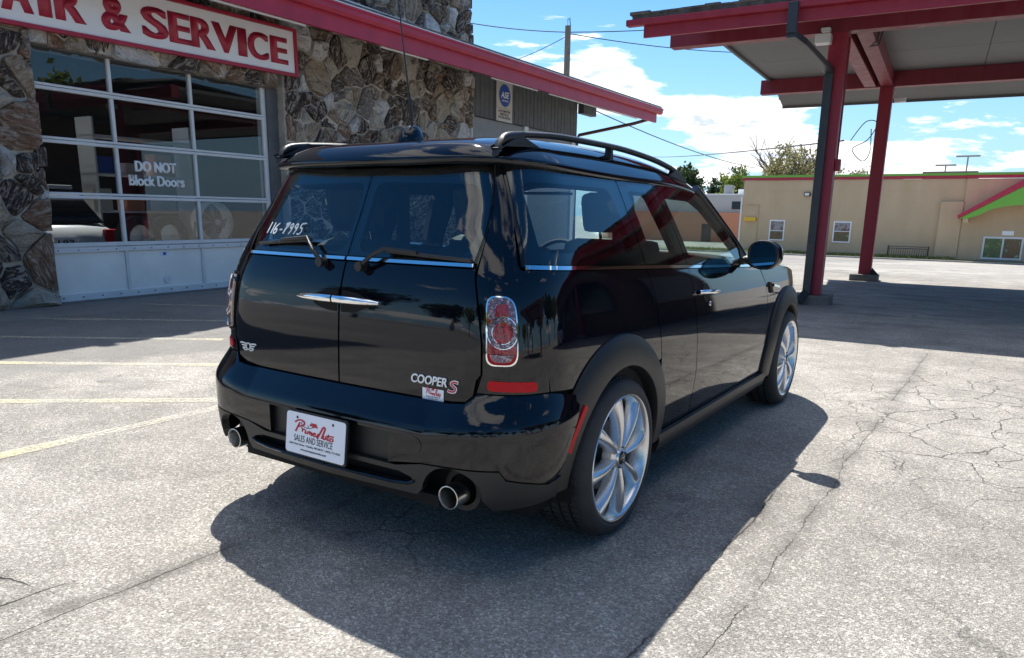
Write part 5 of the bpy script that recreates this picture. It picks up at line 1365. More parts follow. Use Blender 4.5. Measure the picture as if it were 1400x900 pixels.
topb = [(.0, .614), (.50, .614), (.57, .622), (.61, .656), (.80, .658), (U_of_y(-.475, .656), .656), (U_of_y(-.39, .645), .640)]
arcb = [(U_of_y(y, max(z, .3)), z) for y, z in arc_pts(0, RA-.025, 136, 184, 8)]
# painted upper bumper runs down to the black valance
low_edge = [(U_of_y(-.47, .36), .37), (.86, .365), (.72, .40), (.70, .43), (.45, .415), (.345, .385), (.0, .385)]
rec = round_poly([(0.0, .497), (.285, .497), (.285, .405), (0.0, .400)], 0)
bpaint = topb+arcb[:6]+low_edge[:-2]+[(.31, .395), (.31, .50), (.0, .50)]
patch('rear_bumper', bpaint, 'car_paint', chart='u', surf=bumpS, nrm=bumpN, mirror=True, grid=.016)
# recess behind the number plate
patch('plate_recess', [(0, .504), (.314, .504), (.314, .39), (0, .39)], 'black_plastic', chart='u', surf=bumpS, nrm=bumpN, off=-.022, skirt=0, mirror=True)
# black valance with the long slot and the exhaust cut-outs
slot = round_poly([(.0, .378), (.40, .370), (.44, .352), (.425, .335), (.36, .328), (.0, .322)], 0)
vout = [(.0, .388), (.345, .388), (.45, .410), (.70, .425), (.72, .395), (.86, .360), (U_of_y(-.47, .36), .365)]+arcb[6:]+[(U_of_y(-.45, .32), .30), (.86, .295), (ecx+.13, .285)]+exarc+[(ecx-.12, .30), (.0, .292)]
slot2 = [(.0, .372), (.36, .370), (.415, .358), (.425, .345), (.40, .334), (.33, .328), (.0, .325)]
vtop = [(.0, .388), (.345, .388), (.45, .410), (.70, .425), (.72, .395), (.86, .360), (U_of_y(-.47, .36), .365)]+arcb[6:]+[(U_of_y(-.45, .32), .30), (.86, .295), (ecx+.13, .285)]+exarc+[(ecx-.12, .30), (.0, .292), (.0, .325), (.33, .328), (.40, .334), (.425, .345), (.415, .358), (.36, .370), (.0, .372)]
patch('rear_valance', vtop, 'black_plastic', chart='u', surf=bumpS, nrm=bumpN, off=.001, mirror=True, grid=.022, skirt=.03)
patch('slot_mesh', [(0, .38), (.44, .38), (.44, .32), (0, .32)], 'black_void', chart='u', surf=bumpS, nrm=bumpN, off=-.045, skirt=0, mirror=True)
m = MB()
for sg in (-1, 1): m.tube([Vector((sg*p.x, p.y, p.z)) for p in (bp(u, z, .002) for u, z in ((.004, .323), (.15, .324), (.33, .326), (.405, .334), (.43, .346)))], .006, 6)
m.build('slot_lip', 'black_gloss', car, smooth=True)
MB().box(-.50, .50, -.70, -.5, .26, .30).build('undertray', 'black_void', car); MB().box(-.70, .70, -.45, 3.0, .19, .24).build('underbody', 'black_void', car)
MB().box(-.60, .60, -.55, .35, .24, .62).build('boot_floor', 'dark_interior', car); MB().box(-.62, .62, .35, 1.9, .24, .50).build('cabin_floor', 'dark_interior', car); MB().box(-.62, .62, 1.9, 3.0, .24, .80).build('engine_block', 'black_void', car)
# parking sensor cap, tow eye cover line
o = patch('tow_cover', [(.40+.05*math.cos(t*math.pi/10), .470+.034*math.sin(t*math.pi/10)) for t in range(20)], 'car_paint', chart='u', surf=bumpS, nrm=bumpN, off=.0018, skirt=.004, grid=.02)
# low side reflectors cut into the bumper corners
# --- exhausts
for sg in (-1, 1):
    ex = lathe_car([(.034, .10), (.0345, -.070), (.037, -.076), (.0405, -.075), (.0415, -.066), (.0405, .0), (.039, .10)], 32, Matrix.Translation((sg*.555, -.645, .314)) @ Matrix.Rotation(R(90), 4, 'Z') @ Matrix.Rotation(R(0), 4, 'Y'), 'exhaust_pipe', 'steel', car)
    lathe_car([(.0355, -.07), (.035, .09), (0, .09)], 24, Matrix.Translation((sg*.555, -.645, .314)) @ Matrix.Rotation(R(90), 4, 'Z'), 'exhaust_bore', 'exhaust_soot', ex)
    lathe_car([(.085, .10), (.075, .05), (.056, .05), (.043, .10)], 24, Matrix.Translation((sg*.555, -.69, .318)) @ Matrix.Rotation(R(90), 4, 'Z'), 'exhaust_surround', 'black_plastic', car)

# --- arch cladding and sills: matt black, standing proud of the paint
def cyl_to_side(yc, r, a):
    y = yc+r*math.cos(R(a)); z = WZ+r*math.sin(R(a)); return y, z
def cladding(yc, a0, a1):
    n = 44; rings = []; prof = [(.480, -.004), (.478, .010), (.468, .018), (.420, .026), (.375, .032), (.362, .030), (.356, .018), (.354, -.010), (.356, -.10)]
    for sg in (1, -1):
        V = []; F = []
        for i in range(n+1):
            a = a0+(a1-a0)*i/n
            for r, o in prof:
                y, z = cyl_to_side(yc, r, a)
                if sg: pass
                u = U_of_y(min(y, 3.1), max(z, .22)) if y < 2.72 else UC1+(y-YC)
                u = min(u, UN1-.3); p = S(u, max(z, .22)); nn = normal(u, max(z, .22))
                x = p[0] if y < 2.72 else float(np.interp(y, [2.7, 2.85, 3.0, 3.05], [p[0], p[0]-.002, p[0]-.004, p[0]-.006]))
                V.append((sg*(x+o), y, z))
        m_ = len(prof)
        for i in range(n):
            for k in range(m_-1): F.append((i*m_+k, i*m_+k+1, (i+1)*m_+k+1, (i+1)*m_+k))
        MB().add(V, F).build('arch_cladding', 'black_plastic', car, auto=40)
cladding(0.0, -6, 183); cladding(WHY[1], -8, 188)
for sg in (-1, 1):
    V = []; F = []; prof = [(.292, .004), (.288, .022), (.262, .030), (.215, .020), (.185, -.02), (.18, -.10)]
    ys = np.linspace(.44, 2.10, 24)
    for y in ys:
        for z, o in prof:
            zz_ = z+.004*math.sin((y-.5)*1.5); u = U_of_y(y, max(z, .25)); V.append((sg*(S(u, max(z, .25))[0]+o), y, zz_))
    k6 = len(prof)
    for i in range(len(ys)-1):
        for k in range(k6-1): F.append((i*k6+k, i*k6+k+1, (i+1)*k6+k+1, (i+1)*k6+k))
    MB().add(V, F).build('sill_moulding', 'black_plastic', car, auto=40)
    # wheel housings
    for yc in WHY: 
        hp = [(yc+.352*math.cos(R(a)), WZ+.352*math.sin(R(a))) for a in range(-14, 195, 8)]; nh = len(hp)
        V = [(sg*.81, a, b) for a, b in hp]+[(sg*.50, a, b) for a, b in hp]+[(sg*.50, yc, WZ)]
        MB().add(V, [(i, i+1, nh+i+1, nh+i) for i in range(nh-1)]+[(nh+i, nh+i+1, 2*nh) for i in range(nh-1)]).build('wheel_housing', 'black_void', car)
# red side reflector on the rear cladding
def clad_pt(yc, r, a, o=.034):
    y, z = cyl_to_side(yc, r, a); u = U_of_y(y, z); return Vector((S(u, z)[0]+o, y, z))
for sg in (-1, 1):
    q = [(.398, 168), (.398, 146), (.420, 146), (.420, 168)]
    V = []; 
    pts_i = [clad_pt(0, .402, a) for a in range(139, 164, 3)]; pts_o = [clad_pt(0, .424, a, .0315) for a in range(139, 164, 3)]
    n = len(pts_i); V = [p for p in pts_i]+[p for p in pts_o]+[p-Vector((.012, 0, 0)) for p in pts_i]+[p-Vector((.012, 0, 0)) for p in pts_o]
    V = [(sg*p.x, p.y, p.z) for p in V]
    F = []
    for i in range(n-1): F += [(i, i+1, n+i+1, n+i), (i, 2*n+i, 2*n+i+1, i+1), (n+i, n+i+1, 3*n+i+1, 3*n+i)]
    F += [(0, n, 3*n, 2*n), (n-1, 3*n-1, 4*n-1, 2*n-1)]
    MB().add(V, F).build('side_reflector', 'lens_red', car)

# --- wheels
def wheel(x, y, sg):
    w = MB(); T = Matrix.Translation((x, y, WZ)) @ (Matrix.Identity(4) if sg > 0 else Matrix.Rotation(math.pi, 4, 'Z'))
    # tyre: outer face is at axial 0 (x = rim face), going inwards to -0.205
    RT = .312
    prof = [(.247, .000), (.252, .007), (.267, .012), (.285, .008), (.300, -.004), (.3075, -.020), (.3100, -.034)]
    for gx in (-.062, -.104, -.146): prof += [(RT, gx+.017), (RT, gx+.007), (RT-.009, gx+.005), (RT-.009, gx-.005), (RT, gx-.007), (RT, gx-.016)]
    prof += [(.310, -.172), (.3075, -.186), (.300, -.200), (.285, -.212), (.250, -.205), (.238, -.19), (.238, -.01)]
    ty = MB(); ty.lathe(prof, 96, T, closed=True); wo = ty.build('wheel', 'rubber', car, auto=30)
    # tread blocks: shallow lateral lands
    tb = MB()
    for k in range(66):
        a = 2*math.pi*k/66
        for gx0, gx1, sk in ((-.030, -.052, .02), (-.068, -.096, -.02), (-.112, -.140, .02), (-.156, -.178, -.02)):
            for q in (0,):
                c = Matrix.Rotation(a, 4, 'X'); V = [c @ Vector((gx0, -.0085, RT-.004)), c @ Vector((gx0, .0085, RT-.004)), c @ Vector((gx1, .0085+sk*.3, RT-.001)), c @ Vector((gx1, -.0085+sk*.3, RT-.001))]
                V2 = [v+(v*Vector((0, 1, 1)) if False else Vector((0, v.y, v.z)).normalized()*.0055) for v in V]
                tb.add([T @ v for v in V+V2], [(4, 5, 6, 7), (0, 1, 5, 4), (1, 2, 6, 5), (2, 3, 7, 6), (3, 0, 4, 7)])
    tag(tb.build('tread_block', 'rubber', wo), kind='stuff')
    T0 = T; T = T @ Matrix.Diagonal((1, 1.048, 1.048, 1))
    rim = MB(); rim.lathe([(.236, -.004), (.241, .004), (.238, .009), (.230, .006), (.224, -.006), (.214, -.040), (.205, -.10), (.205, -.19), (.215, -.195)], 72, T); rim.build('rim', 'alloy_silver', wo, auto=50)
    NS = 8
    sp = MB()
    for k in range(NS):
        a = 2*math.pi*(k+.0)/NS+.12
        c, s = math.cos(a), math.sin(a); V = []; F = []; m1 = 12; m2 = 9
        for i in range(m1):
            t = i/(m1-1); r = .042+t*(.226-.042); hw = .012+.018*t**1.4; dome = .017+.006*(1-t)
            axial = -.020+.014*math.sin(t*math.pi*.9)-.0*t
            for j in range(m2):
                q = -1+2*j/(m2-1); tw = q*hw; z = axial+dome*(1-abs(q)**2.0)-(.030 if abs(q) == 1 else 0)
                V.append(T @ Vector((z, r*c-tw*s, r*s+tw*c)))
        for i in range(m1-1):
            for j in range(m2-1): F.append((i*m2+j, i*m2+j+1, (i+1)*m2+j+1, (i+1)*m2+j))
        MB().add(V, F).build('spoke', 'alloy_silver', wo, auto=45)
    T = T0
    hub = MB(); hub.lathe([(0, .004), (.028, .004), (.031, .001), (.034, -.006), (.060, -.014), (.066, -.05)], 32, T); hub.build('hub', 'alloy_silver', wo, auto=40)
    cap = MB(); cap.lathe([(0, .0075), (.024, .007), (.027, .0045)], 24, T); cap.build('hub_cap', 'black_gloss', wo, auto=40)
    text_mesh('cap_lettering', 'MINI', .026, .007, 'chrome', wo, T @ frame((.0078, -.013, -.0035), (0, 1, 0), (0, 0, 1)), .0008, .02)
    for k in range(4):
        a = 2*math.pi*(k+.5)/4; b = MB(); b.lathe([(0, -.008), (.008, -.008), (.009, -.013), (.013, -.0125), (.013, -.03)], 12, T @ Matrix.Translation((0, .047*math.cos(a), .047*math.sin(a)))); b.build('wheel_bolt', 'brake_iron', wo, auto=40)
    d = MB(); d.lathe([(0, -.07), (.135, -.07), (.14, -.075), (.14, -.09), (0, -.09)], 40, T); d.build('brake_disc', 'brake_iron', wo, auto=30)
    MB().box(-.11, -.055, .07, .16, -.08, .08, T).build('brake_caliper', 'black_plastic', wo, bevel=.01)
    d = MB(); d.lathe([(.204, -.11), (0, -.115)], 40, T); d.build('inner_barrel', 'black_void', wo)
for yy in WHY:
    wheel(.835, yy, 1); wheel(-.835, yy, -1)

# --- tail lamps
TLX0, TLX1, TLZ0, TLZ1 = .640, .742, .757, .966
def lamp_outline(grow, r=.03):
    a, b, c, d = TLX0-grow, TLX1+grow, TLZ0-grow, TLZ1+grow
    return round_poly([(a, c, r), (b-.004, c, r*1.2), (b, (c+d)/2, 0), (b-.012, d, r*2.2), (a+.002, d, r)], r, 6)
def circ(cx, cz, r, n=28): return [(cx+r*math.cos(2*math.pi*k/n), cz+r*math.sin(2*math.pi*k/n)) for k in range(n)]
cx0, cz0 = (TLX0+TLX1)/2+.001, .858
def clip_z(poly, zmin, zmax):
    out = []
    for lim, sgn in ((zmin, 1), (zmax, -1)):
        res = []
        for i in range(len(poly)):
            a, b = poly[i], poly[(i+1) % len(poly)]; da, db = (a[1]-lim)*sgn, (b[1]-lim)*sgn
            if da >= 0: res.append(a)
            if da*db < 0: t = da/(da-db); res.append((a[0]+(b[0]-a[0])*t, a[1]+(b[1]-a[1])*t))
        poly = res
    return poly
def lens_material():
    t = NT('lens_faceted_red'); v = t.pos()
    c = t.vor(t.pos(), 230, out=1); sp = t.n('ShaderNodeSeparateColor'); t.L.new(c, sp.inputs[0])
    col = t.ramp(sp.outputs[0], [(0, (0.10, 0.001, 0.004)), (0.7, (0.28, 0.002, 0.007)), (1.0, (0.50, 0.012, 0.02))])
    t.P(color=col, rough=0.12, coat=1.0, coatr=0.02, normal=t.bump(t.vor(v, 230), 0.5, 0.004)); MATS['lens_faceted_red'] = t.m
    t = NT('lens_faceted_clear'); v = t.pos(); c = t.vor(v, 200, out=1); sp = t.n('ShaderNodeSeparateColor'); t.L.new(c, sp.inputs[0])
    col = t.ramp(sp.outputs[0], [(0, (0.06, 0.04, 0.06)), (0.7, (0.20, 0.13, 0.17)), (1.0, (0.5, 0.4, 0.45))])
    t.P(color=col, rough=0.15, metal=0.5, coat=1.0, coatr=0.02, normal=t.bump(t.vor(v, 200), 0.5, 0.004)); MATS['lens_faceted_clear'] = t.m
lens_material()
for q in (0,):
    base = patch('tail_lamp', lamp_outline(.014), 'black_gloss', chart='u', off=.007, skirt=.016, grid=.02, mirror=True)
    for k, b_ in enumerate(base):
        def sub(name, poly, mat, off, hole=None, sk=.006, gr=.016):
            o = patch(name, poly, mat, parent=b_, chart='u', off=off, skirt=sk, grid=gr, hole=hole, mirror=True)
            bpy.data.objects.remove(o[1-k])
        sub('bezel', lamp_outline(.0035), 'chrome', .014, [lamp_outline(-.0005)], .01)
        zb_ = cz0-.052
        sub('reflector', clip_z(lamp_outline(-.001), cz0+.012, 9), 'lens_faceted_clear', .0105)
        sub('upper_lens', round_poly([(TLX0+.026, cz0+.050, .0), (TLX1-.028, cz0+.050, 0), (TLX1-.032, cz0+.088, .012), (TLX0+.030, cz0+.088, .012)], .004), 'lens_faceted_red', .0125)
        sub('mid_lens', clip_z(lamp_outline(-.001), cz0+.010, cz0+.042), 'lens_faceted_red', .0115)
        sub('middle_lens', clip_z(lamp_outline(-.001), zb_-.015, cz0+.0095), 'lens_faceted_red', .0105)
        sub('reverse_lens', clip_z(lamp_outline(-.008), -1, zb_-.017), 'lens_faceted_clear', .0105); sub('lower_lens', clip_z(lamp_outline(-.001), -1, zb_-.016), 'lens_red', .009)
        sub('ring', circ(cx0, cz0, .0515), 'chrome', .0155, [circ(cx0, cz0, .049)])
        sub('ring_reflector', circ(cx0, cz0, .0485), 'lens_faceted_clear', .0145, [circ(cx0, cz0, .036)]); sub('ring', circ(cx0, cz0, .0355), 'chrome', .0165, [circ(cx0, cz0, .0337)])
        sub('round_lens', circ(cx0, cz0, .0335), 'lens_faceted_red', .0175)
# reflector strips under the lamps
patch('rear_reflector', round_poly([(.640, .671), (.820, .667), (.820, .700), (.640, .704)], .016, 4), 'lens_red', chart='u', off=.006, skirt=.008, grid=.02, mirror=True)
patch('rear_reflector_seat', round_poly([(.632, .664), (.828, .660), (.828, .707), (.632, .711)], .018, 4), 'black_gloss', chart='u', off=.002, skirt=.004, grid=.02, mirror=True)

# --- rear furniture
def rp(x, z, off=0.0):
    u = U_of_x(x, z) if x >= 0 else -U_of_x(-x, z); p = S(abs(u), z)+normal(abs(u), z)*off; return Vector((math.copysign(p[0], x) if x else 0, p[1], p[2]))
def rframe(x, z, off=0.0):
    o = rp(x, z, off); tx = rp(x+.02, z, off)-rp(x-.02, z, off); tz = rp(x, z+.02, off)-rp(x, z-.02, off); return frame(o, tx, tz)
# scooped grip behind the bar handles
for sg in (-1, 1):
    arcs = [(0.006, .955), ]
    poly = [(.006, .865)]+[(.006+.150*math.sin(math.pi*k/20), .910-.046*math.cos(math.pi*k/20)) for k in range(1, 20)]+[(.006, .956)]
    pass
poly = [(.006, .866)]+[(.006+.150*math.sin(math.pi*k/20), .912-.046*math.cos(math.pi*k/20)) for k in range(1, 20)]+[(.006, .958)]
patch('handle_scoop', poly, 'black_gloss', chart='u', off=.0012, skirt=.003, grid=.02, mirror=True)
poly2 = [(.010, .874)]+[(.010+.135*math.sin(math.pi*k/20), .912-.038*math.cos(math.pi*k/20)) for k in range(1, 20)]+[(.010, .950)]
patch('handle_scoop', poly2, 'black_void', chart='u', off=.0022, skirt=.003, grid=.02, mirror=True)
for sg in (-1, 1):
    pts = [rp(sg*x, .917+.002*0, o) for x, o in ((.004, .036), (.06, .038), (.12, .034), (.17, .025), (.205, .014))]
    m = MB(); V = []; F = []; K = 12
    for i, p in enumerate(pts):
        h = (.0135, .0135, .0125, .0105, .006)[i]; 
        for k in range(K):
            t = 2*math.pi*k/K; V.append(p+Vector((0, -.009*math.cos(t), h*math.sin(t))))
    for i in range(len(pts)-1):
        for k in range(K): F.append((i*K+k, i*K+(k+1) % K, (i+1)*K+(k+1) % K, (i+1)*K+k))
    F += [tuple(range(K)), tuple(range((len(pts)-1)*K, len(pts)*K))[::-1]]
    m.add(V, F); m.build('door_handle', 'chrome', car, auto=60)
# wipers
def wiper(sg, piv, elbow, tip0, tip1, lab):
    m = MB(); p0 = rp(*piv, .022); e1 = rp(*elbow, .034); e2 = rp(*tip0, .022)
    m.tube([p0+Vector((0, .012, -.004)), p0, p0.lerp(e1, .5)+Vector((0, -.008, .004)), e1, e1.lerp(e2, .6), e2], .010, 8, r2=.006); m.tube([p0+Vector((0, .02, 0)), p0+Vector((0, -.012, 0))], .017, 12)
    w = m.build('wiper_arm', 'black_plastic', car, smooth=True)
    b = MB(); b.tube([rp(elbow[0]+(tip1[0]-elbow[0])*t, elbow[1]+(tip1[1]-elbow[1])*t, .012) for t in np.linspace(0, 1, 8)], .007, 6); b.build('wiper_blade', 'rubber', w)
wiper(-1, (-.105, 1.036), (-.20, 1.115), (-.36, 1.105), (-.50, 1.092), '')
wiper(1, (.095, 1.030), (.19, 1.090), (.33, 1.085), (.545, 1.072), '')
# winged emblem, outlines only
em = MB(); F0 = rframe(-.528, .688, .001)
ring_ = [(0.013*math.cos(t*math.pi/10), 0.013*math.sin(t*math.pi/10)) for t in range(21)]; ribbon(em, ring_, .004, F0, .003)
for s_ in (-1, 1):
    ribbon(em, [(s_*.014, .010), (s_*.046, .013), (s_*.050, .008)], .005, F0, .003); ribbon(em, [(s_*.015, .002), (s_*.042, .003)], .005, F0, .003); ribbon(em, [(s_*.014, -.006), (s_*.034, -.007), (s_*.026, -.014), (s_*.010, -.016)], .005, F0, .003)
em.build('winged_emblem', 'alu_frame', car)
F1 = rframe(.345, .664, .001); text_mesh('model_lettering', 'COOPER', .150, .031, 'white_letter', car, F1, .003, .03, .18)
F2 = rframe(.503, .650, .001); sb_ = MB(); ribbon(sb_, [(.036, .034), (.020, .036), (.008, .029), (.016, .021), (.026, .014), (.022, .004), (.008, .001), (-.006, .004)], .010, F2, .003); sl_ = sb_.build('model_lettering', 'white_letter', car)
sb_ = MB(); ribbon(sb_, [(.034, .034), (.020, .0355), (.009, .029), (.016, .021), (.0255, .014), (.0215, .0045), (.008, .0018), (-.004, .004)], .0055, F2 @ Matrix.Translation((0, 0, .0012)), .003); sb_.build('letter_inlay', 'ink_red', sl_)
def script_logo(name, par, Fm, w, mats=('ink_red', 'ink_black')):
    """dealer script wordmark drawn as strokes; w = overall width"""
    k = w/100.0; m = MB(); T_ = Fm @ Matrix.Diagonal((k, k, 1, 1))
    def st(pts, wd=3.2): ribbon(m, pts, wd, T_, .0006)
    st([(8, 6), (14, 22), (18, 33)], 4); st([(6, 31), (16, 39), (27, 37), (28, 29), (20, 23), (13, 22)], 4)                  # P
    st([(22, 20), (25, 15), (24, 9)]); st([(24, 14), (28, 17), (31, 15)])                                                       # r
    st([(33, 15), (31, 7), (35, 8)]); st([(33.4, 20.5), (34, 21.5)])                                                            # i
    st([(38, 14), (37, 6)]); st([(38, 11), (42, 14), (42, 6)]); st([(42.5, 11), (46, 13), (46, 5), (48, 6)])                 # m
    st([(50, 8), (55, 10), (54, 13), (50, 11), (50, 6), (54, 4), (58, 7)])                                                      # e
    st([(60, 0), (66, 16), (73, 33), (77, 30), (73, 14), (70, 3)], 4); st([(62, 1), (59, 4), (62, 14)], 3)                   # A
    st([(75, 12), (74, 4), (78, 3), (80, 11), (80, 3)]); st([(86, 18), (84, 3), (87, 3)]); st([(80, 13), (98, 15)])            # u t
    st([(93, 10), (89, 7), (90, 2), (95, 3), (96, 8), (92, 10)])                                                                # o
    lg = m.build(name, mats[0], par)
    g2_ = MB(); ribbon(g2_, [(36+14*math.cos(a), 31+9.5*math.sin(a)) for a in np.linspace(2.6, 7.2, 14)], 1.3, T_, .0005); ribbon(g2_, [(36, 30), (36+12*math.cos(5.0), 31+10*math.sin(5.0))], 1.0, T_, .0005); g2_.build(name, mats[1], par)
    g3 = MB(); ribbon(g3, [(42, 30), (49, 35), (58, 34)], 5, T_, .0007); ribbon(g3, [(47, 29), (54, 30), (60, 28)], 3.5, T_, .0008); ribbon(g3, [(50, 26), (56, 36)], 3, T_, .0009); g3.build(name, mats[0], par)
# dealer sticker
F3 = rframe(.392, .612, .001); stk = MB(); stk.prism([F3 @ Vector(v) for v in ((0, 0, 0), (.088, 0, 0), (.088, .040, 0), (0, .040, 0))], F3.to_3x3() @ Vector((0, 0, .0008))); sk_ = stk.build('dealer_sticker', 'white_plate', car)
script_logo('sticker_logo', sk_, F3 @ Matrix.Translation((.010, .016, .001)), .068)
for k in range(2): text_mesh('sticker_print', 'SALES AND SERVICE' if k == 0 else 'Omaha, NE', .060-.02*k, .0045, 'ink_black', sk_, F3 @ Matrix.Translation((.014+.01*k, .0095-.0065*k, .001)), .0003, .01)
# number plate
TL_ = .12; PC = Vector((-.016, -.768, .430))
Pm = frame(PC, (1, 0, 0), (0, math.sin(TL_), math.cos(TL_)))
outl = round_poly([(-.1525, -.076), (.1525, -.076), (.1525, .076), (-.1525, .076)], .014, 4)
m = MB(); m.prism([Pm @ Vector((a, b, 0)) for a, b in outl], Pm.to_3x3() @ Vector((0, 0, .002))); npl = m.build('number_plate', 'white_plate', car); npl['label'] = 'white dealer plate with red script'
m = MB(); m.prism([Pm @ Vector((a*1.04, b*1.08, -.012)) for a, b in outl], Pm.to_3x3() @ Vector((0, 0, .010))); m.box(-.10, .10, -.06, .06, -.07, -.012, Pm); m.build('plate_holder', 'black_plastic', car)
L2 = Pm @ Matrix.Translation((0, 0, .0025))
script_logo('plate_logo', npl, L2 @ Matrix.Translation((-.120, -.004, 0)) @ Matrix.Diagonal((1, .62, 1, 1)), .222)
def ptext(s, x0, x1, y0, y1, b=.0): text_mesh('plate_lettering', s, x1-x0, y1-y0, 'ink_black', npl, L2 @ Matrix.Translation((x0, y0, 0)), .0005, b)
ptext('SALES AND SERVICE', -.108, .092, -.030, -.006, .0); ptext('5601 Park Drive \u2022 Omaha, NE 68127 \u2022 (402) 715-4223', -.132, .132, -.047, -.0375, .012); ptext('www.primeautoomaha.com', -.072, .062, -.064, -.054, .012)
for x in (-.095, .090):
    m = MB(); m.lathe([(0, .0015), (.0045, .001), (.0055, 0)], 12, L2 @ Matrix.Translation((x, .058, 0)) @ Matrix.Rotation(R(-90), 4, 'Y')); m.build('plate_screw', 'ink_black', npl)
# price chalked on the left rear pane: strokes
F4 = rframe(-.50, 1.135, .003); m = MB()
def ch(x, pts, w=.0062): ribbon(m, [(x+a*.9+b*.22, b) for a, b in pts], w, F4, .0006)
ch(.0, [(.012, .0), (.012, .048)]); ch(.026, [(.010, .0), (.010, .046)]); ch(.046, [(.020, .044), (.004, .028), (.002, .006), (.014, .0), (.022, .010), (.014, .020), (.003, .014)])
ch(.082, [(0, .016), (.018, .018)]); ch(.108, [(.0, .040), (.014, .044), (.022, .044), (.010, .020), (.008, .0)], .009); ch(.112, [(.0, .036), (.020, .030)], .007)
for dx_ in (.140, .170): ch(dx_, [(.020, .036), (.010, .044), (.001, .034), (.010, .024), (.020, .036), (.018, .016), (.012, .0)])
ch(.202, [(.024, .046), (.006, .044), (.004, .028), (.018, .026), (.022, .010), (.010, .0), (.0, .004)]); ch(.205, [(.0, .046), (.030, .047)], .004)
m.build('chalk_price', 'window_chalk', car)
# small stickers seen in the left rear pane (on the far windows)
# --- side furniture: door handles, filler-less, scuttle, mirrors
def sp_(y, z, off=0.0, sg=1):
    u = U_of_y(y, z); p = S(u, z)+normal(u, z)*off; return Vector((sg*p[0], p[1], p[2]))
for sg in (-1, 1):
    pts = [sp_(y, z, o, sg) for y, z, o in ((.855, .880, .006), (.875, .878, .030), (.94, .874, .036), (1.04, .866, .034), (1.075, .863, .012))]
    m = MB(); m.tube(pts, .0105, 10); m.build('door_handle', 'chrome', car, smooth=True)
    cc = [sp_(.955+.052*math.cos(t*math.pi/12), .872+.044*math.sin(t*math.pi/12), .0015, sg) for t in range(24)]
    m = MB(); m.add(cc+[sp_(.955, .872, .0015, sg)], [(i, (i+1) % 24, 24) for i in range(24)]); m.build('handle_cup', 'black_void', car)
    m = MB(); m.lathe([(0, .004), (.011, .003), (.012, 0)], 16, Matrix.Translation(sp_(1.0, .815, .0, sg)) @ (Matrix.Identity(4) if sg > 0 else Matrix.Rotation(math.pi, 4, 'Z'))); m.build('door_lock', 'chrome', car)
    # indicator housing on the front wing
    q = [(2.10, .845), (2.27, .835), (2.30, .795), (2.26, .765), (2.13, .775)]
    m = MB(); V = [sp_(y, z, .002, sg) for y, z in q]+[sp_(y+(2.19-y)*.12, z+(.805-z)*.15, .016, sg) for y, z in q]; m.add(V, [(5, 6, 7, 8, 9)]+[(i, (i+1) % 5, 5+(i+1) % 5, 5+i) for i in range(5)]); ws = m.build('wing_vent', 'black_gloss', car)
    m = MB(); m.tube([sp_(2.13+.13*t, .822-.02*t, .017, sg) for t in (0, .3, .6, 1)], .010, 8); m.build('chrome_bar', 'chrome', ws, smooth=True)
    # mirror: rounded shell, glass facing back, arm to the door
    mc = Vector((sg*.900, 1.58, 1.030)); V = []; F = []; n1, n2 = 14, 24
    yaw_ = -R(16)*sg
    def mt(p): c, s = math.cos(yaw_), math.sin(yaw_); return mc+Vector((p.x*c-p.y*s, p.x*s+p.y*c, p.z))
    for i in range(n1+1):
        t = i/n1; k = math.sin(math.acos(max(-1, min(1, t))))**.8 if t < 1 else 0; y = -.03+t*.115
        for j in range(n2):
            a = 2*math.pi*j/n2; ca, sa = math.cos(a), math.sin(a); rx = .092*math.copysign(abs(ca)**.85, ca)*k; rz = .078*math.copysign(abs(sa)**.85, sa)*k; V.append(mt(Vector((rx, y, rz))))
    for i in range(n1):
        for j in range(n2): F.append((i*n2+j, i*n2+(j+1) % n2, (i+1)*n2+(j+1) % n2, (i+1)*n2+j))
    ms = MB().add(V, F).build('wing_mirror', 'black_gloss', car, smooth=True)
    m = MB(); rr2 = [(1.0, -.032), (.97, -.043), (.90, -.045), (.86, -.036)]; V = []; F = []
    for kx, y in rr2:
        for j in range(n2):
            a = 2*math.pi*j/n2; ca, sa = math.cos(a), math.sin(a); V.append(mt(Vector((.092*kx*math.copysign(abs(ca)**.85, ca), y, .078*kx*math.copysign(abs(sa)**.85, sa)))))
    for i in range(3):
        for j in range(n2): F.append((i*n2+j, i*n2+(j+1) % n2, (i+1)*n2+(j+1) % n2, (i+1)*n2+j))
    m.add(V, F).build('mirror_rim', 'black_plastic', ms, smooth=True)
    V = [mt(Vector((.080*math.copysign(abs(math.cos(2*math.pi*j/n2))**.85, math.cos(2*math.pi*j/n2)), -.037, .067*math.copysign(abs(math.sin(2*math.pi*j/n2))**.85, math.sin(2*math.pi*j/n2))))) for j in range(n2)]
    MB().add(V, [tuple(range(n2))]).build('mirror_glass', 'mirror_glass', ms, fixn=False)
    m = MB(); m.tube([sp_(1.62, .985, -.005, sg), sp_(1.62, .990, .03, sg), mc+Vector((-sg*.06, .02, -.055)), mc+Vector((-sg*.03, .03, -.03))], .022, 10); m.build('mirror_arm', 'black_plastic', car, smooth=True)
    # fixed quarter triangle at the mirror foot
    m = MB(); V = [sp_(y, z, .004, sg) for y, z in ((1.60, .985), (1.72, .978), (1.64, 1.07))]; m.prism(V, (sg*.004, 0, 0)); m.build('mirror_triangle', 'black_plastic', car)
